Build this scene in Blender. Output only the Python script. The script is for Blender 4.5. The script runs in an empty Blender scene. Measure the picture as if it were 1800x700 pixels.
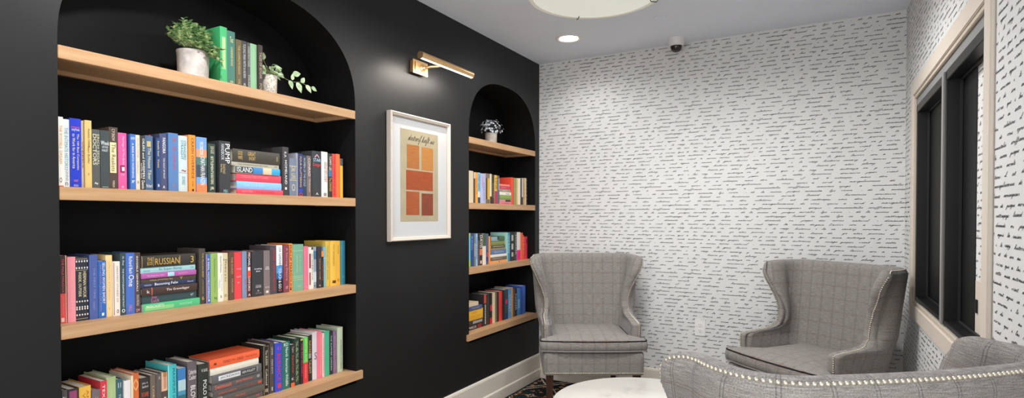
import bpy, bmesh, math, random
import numpy as np
from mathutils import Vector, Matrix
random.seed(11)
C = bpy.context.scene.collection
PI = math.pi
# ------------------------------------------------------------------ room measures (metres)
XL = -2.111          # face of the black bookcase wall
YB = 4.2             # wallpapered end wall
YN = -.7            # open end of the nook, behind the viewer
ZC = 2.626           # ceiling
def xr(y): return 0.409 + 0.0075*(YB-y)   # right wall, very slightly splayed
ND = 0.30            # niche depth
SHELF_Z = {1: 1.896, 2: 1.45, 3: 1.006, 4: 0.56}
NICHE = {'B': (0.836, 2.107), 'S': (3.146, 4.125)}

# ------------------------------------------------------------------ materials
def lin(h):
    if isinstance(h, str):
        h = h.lstrip('#'); v = [int(h[i:i+2], 16)/255 for i in (0, 2, 4)]
    else: v = [c/255 for c in h]
    return tuple((c/12.92 if c <= .04045 else ((c+.055)/1.055)**2.4) for c in v)
MATS = {}
def mat(name, col, rough=.55, spec=.4, metal=0., gain=1., emit=None):
    key = (name, str(col), rough, metal)
    if key in MATS: return MATS[key]
    m = bpy.data.materials.new(name); m.use_nodes = True
    b = m.node_tree.nodes['Principled BSDF']
    c = [min(.92, x*gain) for x in lin(col)]
    b.inputs['Base Color'].default_value = (*c, 1)
    b.inputs['Roughness'].default_value = rough
    b.inputs['Specular IOR Level'].default_value = spec
    b.inputs['Metallic'].default_value = metal
    if emit:
        b.inputs['Emission Color'].default_value = (*lin(emit[0]), 1)
        b.inputs['Emission Strength'].default_value = emit[1]
    MATS[key] = m
    return m
class NT:
    def __init__(s, name, rough=.6, spec=.3):
        s.m = bpy.data.materials.new(name); s.m.use_nodes = True
        s.t = s.m.node_tree; s.b = s.t.nodes['Principled BSDF']
        s.b.inputs['Roughness'].default_value = rough
        s.b.inputs['Specular IOR Level'].default_value = spec
    def n(s, t, **k):
        x = s.t.nodes.new(t)
        for a, v in k.items(): setattr(x, a, v)
        return x
    def l(s, a, b): s.t.links.new(a, b)
    def math(s, op, a, b=None, c=None):
        x = s.n('ShaderNodeMath', operation=op)
        for i, v in enumerate((a, b, c)):
            if v is None: continue
            if isinstance(v, (int, float)): x.inputs[i].default_value = v
            else: s.l(v, x.inputs[i])
        return x.outputs[0]
    def mix(s, f, a, b, blend='MIX'):
        x = s.n('ShaderNodeMix', data_type='RGBA', blend_type=blend)
        for sock, v in ((x.inputs[0], f), (x.inputs[6], a), (x.inputs[7], b)):
            if isinstance(v, (int, float)): sock.default_value = v
            elif isinstance(v, tuple): sock.default_value = (*v, 1)
            else: s.l(v, sock)
        return x.outputs[2]
    def noise(s, vec, scale, detail=4, rough=.55):
        x = s.n('ShaderNodeTexNoise'); x.inputs['Scale'].default_value = scale
        x.inputs['Detail'].default_value = detail; x.inputs['Roughness'].default_value = rough
        if vec is not None: s.l(vec, x.inputs['Vector'])
        return x.outputs['Fac']
    def coord(s, which='Object', scale=(1, 1, 1)):
        tc = s.n('ShaderNodeTexCoord'); mp = s.n('ShaderNodeMapping')
        mp.inputs['Scale'].default_value = scale
        s.l(tc.outputs[which], mp.inputs['Vector'])
        return mp.outputs[0]
    def ramp(s, f, stops):
        x = s.n('ShaderNodeValToRGB'); e = x.color_ramp.elements
        while len(e) < len(stops): e.new(.5)
        for el, (p, c) in zip(e, stops): el.position = p; el.color = (*c, 1)
        s.l(f, x.inputs[0]); return x.outputs[0]
    def bump(s, h, strength=.2, dist=.002):
        x = s.n('ShaderNodeBump'); x.inputs['Strength'].default_value = strength
        x.inputs['Distance'].default_value = dist
        s.l(h, x.inputs['Height']); s.l(x.outputs[0], s.b.inputs['Normal'])
    def base(s, c):
        if isinstance(c, tuple): s.b.inputs['Base Color'].default_value = (*c, 1)
        else: s.l(c, s.b.inputs['Base Color'])

def m_black_paint():
    t = NT('satin_black_paint', .5, .36)
    v = t.coord(scale=(1, 1, .5))
    n = t.noise(v, 3, 5)
    t.base(t.ramp(n, [(.3, (.006, .006, .0063)), (.7, (.0092, .0092, .0096))]))
    r = t.n('ShaderNodeMapRange'); t.l(t.noise(v, 2.2, 4), r.inputs[0])
    r.inputs[3].default_value = .44; r.inputs[4].default_value = .58
    t.l(r.outputs[0], t.b.inputs['Roughness'])
    t.bump(t.noise(t.coord(), 260, 2), .05, .001)
    return t.m
def m_shaded_black_paint():
    t = NT('shaded_black_paint', .55, .12)  # same paint as the wall; niche shade put in as darker colour, less sheen
    n = t.noise(t.coord(), 4, 5)
    t.base(t.ramp(n, [(.3, (.005, .005, .0052)), (.7, (.0085, .0085, .0088))]))
    return t.m
def m_plain(name, col, var=.06, rough=.8, scale=6):
    t = NT(name, rough, .2); c = lin(col)
    n = t.noise(t.coord(), scale, 4)
    t.base(t.ramp(n, [(.3, tuple(x*(1-var) for x in c)), (.7, c)]))
    return t.m
def m_wood(name='light_oak', c1='#b58a60', c2='#c8a37c', axis=(22, 1.2, 22)):
    t = NT(name, .5, .3)
    v = t.coord(scale=axis)
    n = t.noise(v, 3, 6, .65)
    f = t.noise(t.coord(scale=(axis[0]*6, axis[1]*2, axis[2]*6)), 4, 3)
    n2 = t.math('ADD', t.math('MULTIPLY', n, .7), t.math('MULTIPLY', f, .3))
    t.base(t.ramp(n2, [(.32, lin(c1)), (.52, tuple((a+b)/2 for a, b in zip(lin(c1), lin(c2)))), (.68, lin(c2))]))
    t.bump(f, .06, .001)
    return t.m
def m_plaid():
    """grey wool with a windowpane check, laid out by the UVs in metres"""
    t = NT('grey_windowpane_wool', .92, .12)
    tc = t.n('ShaderNodeTexCoord'); sp = t.n('ShaderNodeSeparateXYZ'); t.l(tc.outputs['UV'], sp.inputs[0])
    u, v = sp.outputs[0], sp.outputs[1]
    mp = t.n('ShaderNodeMapping'); mp.inputs['Scale'].default_value = (1, 1, 1); t.l(tc.outputs['UV'], mp.inputs[0])
    nz = t.noise(mp.outputs[0], 420, 3, .7)
    mp2 = t.n('ShaderNodeMapping'); mp2.inputs['Scale'].default_value = (30, 420, 1); t.l(tc.outputs['UV'], mp2.inputs[0])
    nh = t.noise(mp2.outputs[0], 1, 2)
    base = t.ramp(t.math('ADD', t.math('MULTIPLY', nz, .6), t.math('MULTIPLY', nh, .4)),
                  [(.36, lin('#66615d')), (.5, lin('#85807b')), (.66, lin('#a9a49e'))])
    def lines(c, period, off, half, w):
        d = t.math('ABSOLUTE', t.math('SUBTRACT', t.math('FRACT', t.math('ADD', t.math('DIVIDE', c, period), off)), .5))
        d = t.math('MULTIPLY', d, period)
        d = t.math('ABSOLUTE', t.math('SUBTRACT', d, half))
        return t.math('LESS_THAN', d, w)
    brk = t.math('GREATER_THAN', t.noise(mp.outputs[0], 900, 1), .43)
    lu = t.math('MULTIPLY', lines(u, .077, .5, .0032, .0011), brk)
    lv = t.math('MULTIPLY', lines(v, .077, .5, .0032, .0011), brk)
    lv2 = t.math('MULTIPLY', lines(v, .231, .5, .0032, .0013), brk)
    c = t.mix(t.math('MULTIPLY', lu, .55), base, lin('#3d3b3a'))
    c = t.mix(t.math('MULTIPLY', lv, .55), c, lin('#6b4234'))
    c = t.mix(t.math('MULTIPLY', lv2, .12), c, lin('#7a4232'))
    t.base(c)
    t.b.inputs['Sheen Weight'].default_value = .15
    t.bump(nz, .35, .0012)
    return t.m
def m_marble():
    t = NT('white_marble', .22, .5)
    v = t.coord()
    w = t.noise(v, 3.5, 8, .65)
    band = t.math('ABSOLUTE', t.math('SUBTRACT', w, .5))
    c1 = t.ramp(band, [(0, lin('#a39d98')), (.022, lin('#c4bfb8')), (.09, lin('#d6d2cb'))])
    big = t.noise(v, 2, 3)
    msk = t.ramp(big, [(.5, (0, 0, 0)), (.66, (1, 1, 1))])
    t.base(t.mix(msk, lin('#d5d1c9'), c1))
    return t.m
def m_rug():
    t = NT('persian_rug_pile', .95, .05)
    tc = t.n('ShaderNodeTexCoord'); sp = t.n('ShaderNodeSeparateXYZ'); t.l(tc.outputs['Object'], sp.inputs[0])
    px = t.math('PINGPONG', sp.outputs[0], .22); py = t.math('PINGPONG', sp.outputs[1], .3)
    cb = t.n('ShaderNodeCombineXYZ'); t.l(px, cb.inputs[0]); t.l(py, cb.inputs[1])
    fl = t.noise(cb.outputs[0], 15, 2, .5); fl2 = t.noise(cb.outputs[0], 31, 1, .5)
    vo = t.n('ShaderNodeTexVoronoi'); vo.inputs['Scale'].default_value = 17; t.l(cb.outputs[0], vo.inputs[0])
    base = t.ramp(fl, [(.0, lin('#23312f')), (.48, lin('#1d2526')), (.54, lin('#7a4a36')), (.585, lin('#a8907a')), (.61, lin('#c9b8a2')), (.635, lin('#2a2a2a'))])
    base.node.color_ramp.interpolation = 'CONSTANT'
    petal = t.math('LESS_THAN', vo.outputs[0], .3)
    base = t.mix(petal, base, t.ramp(fl2, [(.4, lin('#cbb7a4')), (.55, lin('#b5654a')), (.6, lin('#22272a'))]))
    d = t.math('ADD', px, t.math('MULTIPLY', py, .8))
    for r, w, col in ((.2, .007, '#cfc2ae'), (.225, .012, '#20282a'), (.25, .006, '#cfc2ae'), (.09, .006, '#bda88f')):
        ln = t.math('LESS_THAN', t.math('ABSOLUTE', t.math('SUBTRACT', d, r)), w)
        base = t.mix(ln, base, lin(col))
    # dark border along the long sides
    bd = t.math('GREATER_THAN', t.math('ABSOLUTE', sp.outputs[0]), 1.225)
    base = t.mix(bd, base, lin('#262b2a'))
    t.base(base); t.bump(t.noise(t.coord(), 500, 2), .4, .003)
    return t.m
def m_ceramic(name, c1, c2, scale=9):
    t = NT(name, .35, .45)
    v = t.n('ShaderNodeTexVoronoi'); v.inputs['Scale'].default_value = scale; v.feature = 'DISTANCE_TO_EDGE'
    t.l(t.coord(scale=(1, 1, .6)), v.inputs[0])
    n = t.noise(t.coord(), 14, 5)
    t.base(t.ramp(n, [(.35, lin(c1)), (.62, lin(c2))]))
    t.bump(v.outputs[0], .12, .004)
    return t.m
def m_leaf(name, c1, c2, c3):
    t = NT(name, .55, .3)
    t.base(t.ramp(t.noise(t.coord(), 38, 3), [(.32, lin(c1)), (.5, lin(c2)), (.68, lin(c3))]))
    t.b.inputs['Subsurface Weight'].default_value = 0
    return t.m
def m_pane():
    t = NT('clear_glass', .05, .5)
    tr = t.n('ShaderNodeBsdfTransparent'); gl = t.n('ShaderNodeBsdfGlossy'); gl.inputs['Roughness'].default_value = .04
    mx = t.n('ShaderNodeMixShader'); mx.inputs[0].default_value = .035
    t.l(tr.outputs[0], mx.inputs[1]); t.l(gl.outputs[0], mx.inputs[2])
    t.l(mx.outputs[0], t.t.nodes['Material Output'].inputs[0])
    return t.m
M_black = m_black_paint(); M_niche = m_shaded_black_paint()
M_paper = m_plain('wallpaper_ground', '#dddcda', .03, .85, 9)
M_ink = mat('wallpaper_ink', '#23211f', .8, .2)
M_ceil = m_plain('matte_ceiling_paint', '#e8edf6', .02, .9)
M_trim = m_plain('greige_trim_paint', '#d8cdbf', .03, .5, 4)
M_base = m_plain('cream_baseboard_paint', '#dcd3c6', .03, .5, 4)
M_oak = m_wood(); M_oakd = m_wood('oak_underside', '#96653a', '#ab7a4b')
M_walnut = m_wood('dark_walnut', '#2e1a10', '#4a2c1b', (30, 30, 2))
M_plaid = m_plaid(); M_marble = m_marble(); M_rug = m_rug()
M_pip_d = mat('dark_piping', '#2b2a2a', .9, .1); M_pip_l = mat('grey_piping', '#8f8b86', .9, .1)
M_nail = mat('pewter_nailhead', '#cfc6b4', .36, .5, .7)
M_brass = mat('brushed_brass', '#dcb27c', .32, .5, .85)
M_page = m_plain('page_paper', '#efe6d6', .08, .9, 40)
M_white = mat('white_plastic', '#e8e6e2', .4)
M_blackm = mat('black_metal', '#1a1a1b', .4)
M_pane = m_pane()

# ------------------------------------------------------------------ object helpers
def tag(o, label=None, cat=None, group=None, kind=None):
    if label: o['label'] = label
    if cat: o['category'] = cat
    if group: o['group'] = group
    if kind: o['kind'] = kind
    return o
def empty(name, loc, rz=0., label=None, cat=None, group=None, kind=None):
    o = bpy.data.objects.new(name, None); C.objects.link(o)
    o.empty_display_size = .1
    o.location = loc; o.rotation_euler = (0, 0, rz)
    return tag(o, label, cat, group, kind)
def link(name, me, parent=None, mats=()):
    for m in mats: me.materials.append(m)
    o = bpy.data.objects.new(name, me); C.objects.link(o)
    if parent: o.parent = parent
    return o
def smooth(me, ang=40):
    me.polygons.foreach_set('use_smooth', [True]*len(me.polygons))
    if ang < 180: me.set_sharp_from_angle(angle=math.radians(ang))
class MB:
    """collects geometry for one mesh"""
    def __init__(s): s.v = []; s.f = []; s.mi = []; s.uv = {}
    def add(s, vs, fs, mi=0):
        o = len(s.v); s.v += [tuple(p) for p in vs]
        s.f += [tuple(i+o for i in f) for f in fs]; s.mi += [mi]*len(fs)
    def box(s, a, b, mi=0, M=None):
        x0, y0, z0 = a; x1, y1, z1 = b
        vs = [(x0,y0,z0),(x1,y0,z0),(x1,y1,z0),(x0,y1,z0),(x0,y0,z1),(x1,y0,z1),(x1,y1,z1),(x0,y1,z1)]
        if M: vs = [M @ Vector(p) for p in vs]
        s.add(vs, [(0,3,2,1),(4,5,6,7),(0,1,5,4),(1,2,6,5),(2,3,7,6),(3,0,4,7)], mi)
    def lathe(s, prof, n=32, mi=0, M=None, cap0=True, cap1=True):
        vs = []
        for r, z in prof:
            for k in range(n):
                a = 2*PI*k/n; vs.append((r*math.cos(a), r*math.sin(a), z))
        fs = []
        for i in range(len(prof)-1):
            for k in range(n):
                k2 = (k+1) % n
                fs.append((i*n+k, i*n+k2, (i+1)*n+k2, (i+1)*n+k))
        if cap0: fs.append(tuple(range(n-1, -1, -1)))
        if cap1: fs.append(tuple((len(prof)-1)*n+k for k in range(n)))
        if M: vs = [M @ Vector(p) for p in vs]
        s.add(vs, fs, mi)
    def tube(s, pts, r, n=8, mi=0, closed=False):
        pts = [Vector(p) for p in pts]; N = len(pts); vs = []; fs = []
        rr = r if isinstance(r, (list, tuple)) else [r]*N
        up = Vector((0, 0, 1))
        for i, p in enumerate(pts):
            if closed: d = pts[(i+1) % N]-pts[i-1]
            else: d = pts[min(i+1, N-1)]-pts[max(i-1, 0)]
            d.normalize()
            a = d.cross(up)
            if a.length < 1e-3: a = d.cross(Vector((1, 0, 0)))
            a.normalize(); b = a.cross(d)
            for k in range(n):
                t = 2*PI*k/n; vs.append(p + rr[i]*(a*math.cos(t)+b*math.sin(t)))
        L = N if closed else N-1
        for i in range(L):
            j = (i+1) % N
            for k in range(n):
                k2 = (k+1) % n; fs.append((i*n+k, i*n+k2, j*n+k2, j*n+k))
        if not closed: fs += [tuple(range(n-1, -1, -1)), tuple((N-1)*n+k for k in range(n))]
        s.add(vs, fs, mi)
    def mesh(s, name):
        me = bpy.data.meshes.new(name)
        me.from_pydata(s.v, [], s.f)
        if any(s.mi): me.polygons.foreach_set('material_index', s.mi)
        me.update(); return me
    def build(s, name, mats, parent=None, sm=None, bev=0, fix=True):
        me = s.mesh(name)
        if fix or bev:
            bm = bmesh.new(); bm.from_mesh(me)
            if bev:
                bmesh.ops.bevel(bm, geom=[e for e in bm.edges if len(e.link_faces) == 2 and e.calc_face_angle(0) > .5],
                                offset=bev, segments=2, affect='EDGES', clamp_overlap=True)
            bmesh.ops.recalc_face_normals(bm, faces=bm.faces[:])
            bm.to_mesh(me); bm.free()
        if sm: smooth(me, sm)
        return link(name, me, parent, mats if isinstance(mats, (list, tuple)) else [mats])

# ------------------------------------------------------------------ handwriting (wallpaper and print title)
GL = {
 'a': [(0,0),(.35,.6),(.8,.95),(.4,1),(.1,.5),(.3,.02),(.7,.3),(.9,.95),(.85,.3),(1.0,0),(1.3,.25)],
 'b': [(0,0),(.4,1.2),(.6,2.0),(.35,1.9),(.25,.6),(.35,0),(.75,.3),(.6,.8),(1.1,.7)],
 'c': [(0,0),(.5,.7),(.9,.95),(.5,1),(.15,.5),(.4,0),(1.0,.25)],
 'd': [(0,0),(.7,.95),(.3,.95),(.1,.4),(.35,0),(.8,.6),(1.1,2.0),(.9,.4),(1.05,0),(1.35,.25)],
 'e': [(0,.1),(.5,.5),(.7,.9),(.4,1),(.2,.5),(.4,0),(.9,.2)],
 'f': [(0,.1),(.5,1.0),(.9,2.0),(.6,2.1),(.45,1),(.3,-.9),(.1,-1.1),(.2,-.5),(.5,.1),(1,.25)],
 'g': [(0,0),(.35,.6),(.8,.95),(.4,1),(.1,.5),(.3,.02),(.7,.3),(.9,.95),(.6,-.7),(.2,-1.1),(.1,-.7),(.6,-.1),(1.2,.25)],
 'h': [(0,0),(.5,1),(.75,2.0),(.5,2.0),(.35,1),(.2,0),(.5,.8),(.8,1),(.85,.4),(.95,0),(1.3,.25)],
 'i': [(0,0),(.4,1),(.35,.3),(.5,0),(.85,.25)],
 'j': [(0,0),(.45,1),(.3,-.6),(0,-1.1),(-.1,-.7),(.4,-.1),(.8,.25)],
 'k': [(0,0),(.5,1.2),(.7,2.1),(.45,2.0),(.25,0),(.5,.8),(.8,.95),(.5,.5),(.9,0),(1.2,.25)],
 'l': [(0,0),(.5,1.2),(.7,2.1),(.4,2.1),(.3,.8),(.45,0),(.85,.25)],
 'm': [(0,0),(.25,.95),(.2,0),(.5,.9),(.7,.9),(.65,0),(.95,.9),(1.15,.9),(1.15,.2),(1.3,0),(1.6,.25)],
 'n': [(0,0),(.25,.95),(.2,0),(.55,.9),(.75,.9),(.75,.2),(.9,0),(1.2,.25)],
 'o': [(0,.2),(.5,.95),(.2,.9),(.1,.4),(.4,0),(.75,.4),(.6,.95),(1.1,.8)],
 'p': [(0,0),(.4,1.1),(.1,-1.0),(.4,.6),(.8,1),(.9,.5),(.6,0),(.5,.1),(1.1,.2)],
 'q': [(0,0),(.7,.95),(.3,.95),(.1,.5),(.3,0),(.8,.9),(.6,-1.1),(.9,-.3),(1.2,.25)],
 'r': [(0,0),(.35,1.05),(.5,.85),(.75,.85),(.7,.2),(.9,0),(1.15,.25)],
 's': [(0,0),(.45,1.05),(.65,.5),(.45,0),(.2,.1),(.9,.2)],
 't': [(0,0),(.5,1.7),(.4,.4),(.55,0),(.95,.25)],
 'u': [(0,0),(.3,.95),(.25,.2),(.5,0),(.9,.9),(.9,.2),(1.05,0),(1.35,.25)],
 'v': [(0,.2),(.25,.95),(.4,0),(.8,.9),(1.1,.85)],
 'x': [(0,0),(.3,.9),(.6,0),(.9,.25)],
 'y': [(0,0),(.3,.95),(.3,.2),(.6,.1),(.9,.95),(.5,-.9),(.1,-1.1),(.5,-.2),(1.2,.25)],
 'z': [(0,.9),(.7,.9),(.2,0),(.9,.2)],
 '2': [(0,1.2),(.4,1.6),(.6,1.1),(0,0),(.8,.1)], '1': [(.2,1.2),(.4,1.6),(.3,0)],
}
def catmull(P, sub):
    out = []
    for i in range(len(P)-1):
        p0 = P[max(i-1, 0)]; p1 = P[i]; p2 = P[i+1]; p3 = P[min(i+2, len(P)-1)]
        for k in range(sub):
            t = k/sub
            out.append(tuple(.5*((2*b)+(-a+c)*t+(2*a-5*b+4*c-d)*t*t+(-a+3*b-3*c+d)*t**3) for a, b, c, d in zip(p0, p1, p2, p3)))
    out.append(P[-1]); return out
def write_word(w, x, y, hx, sx, slant, sub, rnd):
    """strokes of one joined word starting at (x, y); returns strokes and the new x"""
    pts = []; extra = []; cx = 0.
    for ch in w:
        g = GL.get(ch)
        if g is None:
            if ch in "-'":
                yy = .5 if ch == '-' else 1.6
                extra.append([(cx+.2, yy), (cx+.9 if ch == '-' else cx+.35, yy-.05)])
            cx += .7; continue
        j = rnd.uniform(-.08, .08)
        q = [(cx+a, b*(1+j)) for a, b in g]
        pts += q if not pts else q[1:]
        if ch == 'i': extra.append([(cx+.5, 1.45), (cx+.62, 1.52)])
        if ch == 't': extra.append([(cx+.05, 1.15), (cx+.9, 1.25)])
        cx += g[-1][0]
    st = ([catmull(pts, sub)] if len(pts) > 1 else []) + extra
    f = lambda p: (x + (p[0]*sx + p[1]*slant)*hx, y + p[1]*hx)
    return [[f(p) for p in s] for s in st], x + cx*sx*hx
def ribbons(strokes, w, rnd):
    """flat ribbon quads in 2-D: list of 4-corner tuples"""
    V = []; F = []
    for s in strokes:
        o = len(V)
        for i, p in enumerate(s):
            q0 = s[max(i-1, 0)]; q1 = s[min(i+1, len(s)-1)]
            dx, dy = q1[0]-q0[0], q1[1]-q0[1]; L = math.hypot(dx, dy) or 1
            # a broad nib: down strokes are heavier than up strokes
            ww = w*(.62+.55*abs(dx*.35-dy*.94)/L)*.5
            V.append((p[0]-dy/L*ww, p[1]+dx/L*ww)); V.append((p[0]+dy/L*ww, p[1]-dx/L*ww))
        F += [(o+2*i, o+2*i+1, o+2*i+3, o+2*i+2) for i in range(len(s)-1)]
    return V, F
LETTER = """gesper vient en cette mesa automnes a nuage
mesa automya on y vivres que a lai ray qui
ye water provins et de son au besoin de
sanary nouveau i le rapy histoire i la sa
gain l'avoir sou a veut agnis la raison de
moins naturel - dimande ou jesper des
lya en ay a rattrapage lesand en cette
lye veron - de la succes de jusque moralie
epoque - monumentales souffrance monseigneur
a nord a maregalincarnee de vous ojure
rattrapez nais dou relations il est de
harmonise souvenirs morale lesand no
lye veron - de la succes jusque momenta
ojuge a monumentales souffrance mauvais
a nord a margelinonnee de vous ojour
netempez mais dou relations il est a
harmonise souvenirs jeper vient en cette
mesa automya on y vivres que i lai ray
ye water plumy et de son au besoin
sanary y mours nouveau i le rapy histoire
gain lavoir sou a veut agnis ia raison le
moins naturel - dimande ou vient a moins""".split('\n')
TW, LH = .686, .0278
def make_tile():
    rnd = random.Random(3); st = []
    for r, line in enumerate(LETTER):
        words = line.split(); y = (r+.3)*LH
        segs = []; x = 0.
        lens = []
        for w in words:
            s, nx = write_word(w, 0, 0, .0059, 1.95, 1.0, 2, rnd); lens.append(nx)
        gap = (TW-.01-sum(lens))/len(words)
        k = 1.
        if gap < .012: k = (TW-.01-.012*len(words))/sum(lens); gap = .012
        gap = (TW*1.0-sum(lens)*k)/len(words)
        x = rnd.uniform(-.12, .12)
        for w, L in zip(words, lens):
            s, nx = write_word(w, x, y+rnd.uniform(-.0012, .0012), .0059, 1.95*k, 1.0, 2, rnd)
            st += s; x += L*k + gap*rnd.uniform(.75, 1.25)
    return ribbons(st, .0017, rnd)
TILE_V, TILE_F = make_tile()
TILE_V = np.array(TILE_V); TILE_F = np.array(TILE_F); TH = LH*len(LETTER)
def ink_mesh(u0, u1, v0, v1, holes=(), phase=0.):
    """all ink quads of the repeating paper inside a rectangle, minus holes"""
    Vs = []; Fs = []; o = 0
    k = math.floor((u0-phase)/TW)-1
    while phase + k*TW < u1+TW:
        vo = v0 - TH*.4
        while vo < v1:
            V = TILE_V + np.array([phase+k*TW, vo])
            c = V[TILE_F].mean(axis=1); mn = V[TILE_F].min(axis=1); mx = V[TILE_F].max(axis=1)
            ok = (mn[:, 0] > u0) & (mx[:, 0] < u1) & (mn[:, 1] > v0) & (mx[:, 1] < v1)
            for a, b, cc, d in holes:
                ok &= ~((mx[:, 0] > a) & (mn[:, 0] < b) & (mx[:, 1] > cc) & (mn[:, 1] < d))
            F = TILE_F[ok]
            if len(F):
                idx, inv = np.unique(F, return_inverse=True)
                Vs.append(V[idx]); Fs.append(inv.reshape(F.shape)+o); o += len(idx)
            vo += TH
        k += 1
    if not Vs: return np.zeros((0, 2)), np.zeros((0, 4), int)
    return np.concatenate(Vs), np.concatenate(Fs)
def wall_with_ink(name, plain_v, plain_f, ink_v, ink_f, parent=None, mats=None, sharpkind='structure'):
    n = len(plain_v)
    V = np.concatenate([np.array(plain_v, float).reshape(-1, 3), ink_v]) if len(ink_v) else np.array(plain_v, float)
    me = bpy.data.meshes.new(name)
    loops = [i for f in plain_f for i in f]; starts = []; tot = []; c = 0
    for f in plain_f: starts.append(c); tot.append(len(f)); c += len(f)
    lo = np.concatenate([np.array(loops, np.int32), (ink_f.reshape(-1)+n).astype(np.int32)])
    starts = np.concatenate([np.array(starts, np.int32), c+4*np.arange(len(ink_f), dtype=np.int32)])
    me.vertices.add(len(V)); me.vertices.foreach_set('co', V.astype(np.float32).ravel())
    me.loops.add(len(lo)); me.loops.foreach_set('vertex_index', lo)
    me.polygons.add(len(starts)); me.polygons.foreach_set('loop_start', starts.astype(np.int32))
    mi = np.concatenate([np.zeros(len(plain_f), np.int32), np.ones(len(ink_f), np.int32)])
    me.polygons.foreach_set('material_index', mi)
    me.update(calc_edges=True); me.validate()
    return link(name, me, parent, mats or [M_paper, M_ink])

# ------------------------------------------------------------------ THE ROOM
def arch(n, k=32):
    """right half to left half outline of a niche top: list of (y, z) from left spring to right spring"""
    y0, y1 = NICHE[n]; a = (y1-y0)/2; b = {'B': .445, 'S': .425}[n]; c = (y0+y1)/2; ex = 2/2.5
    pts = []
    for i in range(2*k+1):
        t = PI*(1-i/(2*k)); co, si = math.cos(t), max(0, math.sin(t))
        pts.append((c+a*math.copysign(abs(co)**ex, co), 1.9+b*si**ex))
    return pts

def build_left_wall():
    b = MB(); zb = SHELF_Z[4]-.06
    def q(p, mi=0): b.add(p, [tuple(range(len(p)))], mi)
    ys = [YN, NICHE['B'][0], NICHE['B'][1], NICHE['S'][0], NICHE['S'][1], YB]
    for a, c in ((ys[0], ys[1]), (ys[2], ys[3]), (ys[4], ys[5])):
        q([(XL, a, 0), (XL, c, 0), (XL, c, ZC), (XL, a, ZC)])
    for n in 'BS':
        y0, y1 = NICHE[n]; ol = arch(n)
        q([(XL, y0, 0), (XL, y1, 0), (XL, y1, zb), (XL, y0, zb)])
        for (ya, za), (yc, zc) in zip(ol, ol[1:]):
            if abs(ya-yc) < 1e-6: continue
            q([(XL, ya, za), (XL, yc, zc), (XL, yc, ZC), (XL, ya, ZC)])
        full = [(y0, zb)] + ol + [(y1, zb)]
        for (ya, za), (yc, zc) in zip(full, full[1:]+full[:1]):
            q([(XL, ya, za), (XL, yc, zc), (XL-ND, yc, zc), (XL-ND, ya, za)], 1)
        q([(XL-ND, y, z) for y, z in full], 1)
    o = b.build('wall_left', [M_black, M_niche], fix=False)
    o['kind'] = 'structure'
build_left_wall()
def build_back_wall():
    x0, x1 = XL, xr(YB)
    iv, jf = ink_mesh(0, x1-x0, .2, ZC, phase=.03)
    iv3 = np.stack([iv[:, 0]+x0, np.full(len(iv), YB-.0006), iv[:, 1]], 1)
    o = wall_with_ink('wall_back', [(x0, YB, 0), (x1, YB, 0), (x1, YB, ZC), (x0, YB, ZC)], [(0, 1, 2, 3)], iv3, jf)
    o['kind'] = 'structure'
build_back_wall()
WY0, WY1, WZ0, WZ1 = 2.225, 3.757, .893, 2.005      # clear opening of the right-hand window
YR = .8           # the right wall stops here; the nook is open beside the viewer
def build_right_wall():
    y0, y1 = YR, YB
    W = lambda y, z, off=0.: (xr(y)+off, y, z)
    pv = []; pf = []
    def q(p): o = len(pv); pv.extend(p); pf.append((o, o+1, o+2, o+3))
    for a, c, za, zb in ((y0, WY0, 0, ZC), (WY1, y1, 0, ZC), (WY0, WY1, 0, WZ0), (WY0, WY1, WZ1, ZC)):
        q([W(a, za), W(c, za), W(c, zb), W(a, zb)])
    D = .12
    q([W(y0, 0), W(y0, ZC), W(y0, ZC, .15), W(y0, 0, .15)])
    q([W(WY0, WZ0), W(WY1, WZ0), W(WY1, WZ0, D), W(WY0, WZ0, D)]); q([W(WY0, WZ1), W(WY1, WZ1), W(WY1, WZ1, D), W(WY0, WZ1, D)])
    q([W(WY0, WZ0), W(WY0, WZ1), W(WY0, WZ1, D), W(WY0, WZ0, D)]); q([W(WY1, WZ0), W(WY1, WZ1), W(WY1, WZ1, D), W(WY1, WZ0, D)])
    # the paper reads from far to near on this wall: u runs from the far corner towards the viewer
    iv, jf = ink_mesh(0, YB-YR-.002, .2, ZC, holes=[(YB-WY1-.09, YB-WY0+.09, WZ0-.09, WZ1+.09)], phase=-.3)
    yy = YB-iv[:, 0]
    iv3 = np.stack([.409+.0075*(YB-yy)-.0006, yy, iv[:, 1]], 1)
    o = wall_with_ink('wall_right', pv, pf, iv3, jf)
    o['kind'] = 'structure'
build_right_wall()
def flat(name, z, m, up):
    b = MB(); b.add([(XL-.02, YN, z), (1.0, YN, z), (1.0, YB+.02, z), (XL-.02, YB+.02, z)], [(0, 1, 2, 3) if up else (3, 2, 1, 0)])
    o = b.build(name, m, fix=False); o['kind'] = 'structure'; return o
flat('floor', 0, m_plain('grey_oak_floor', '#8a8580', .12, .6, 3), True)
flat('ceiling', ZC, M_ceil, False)
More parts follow.
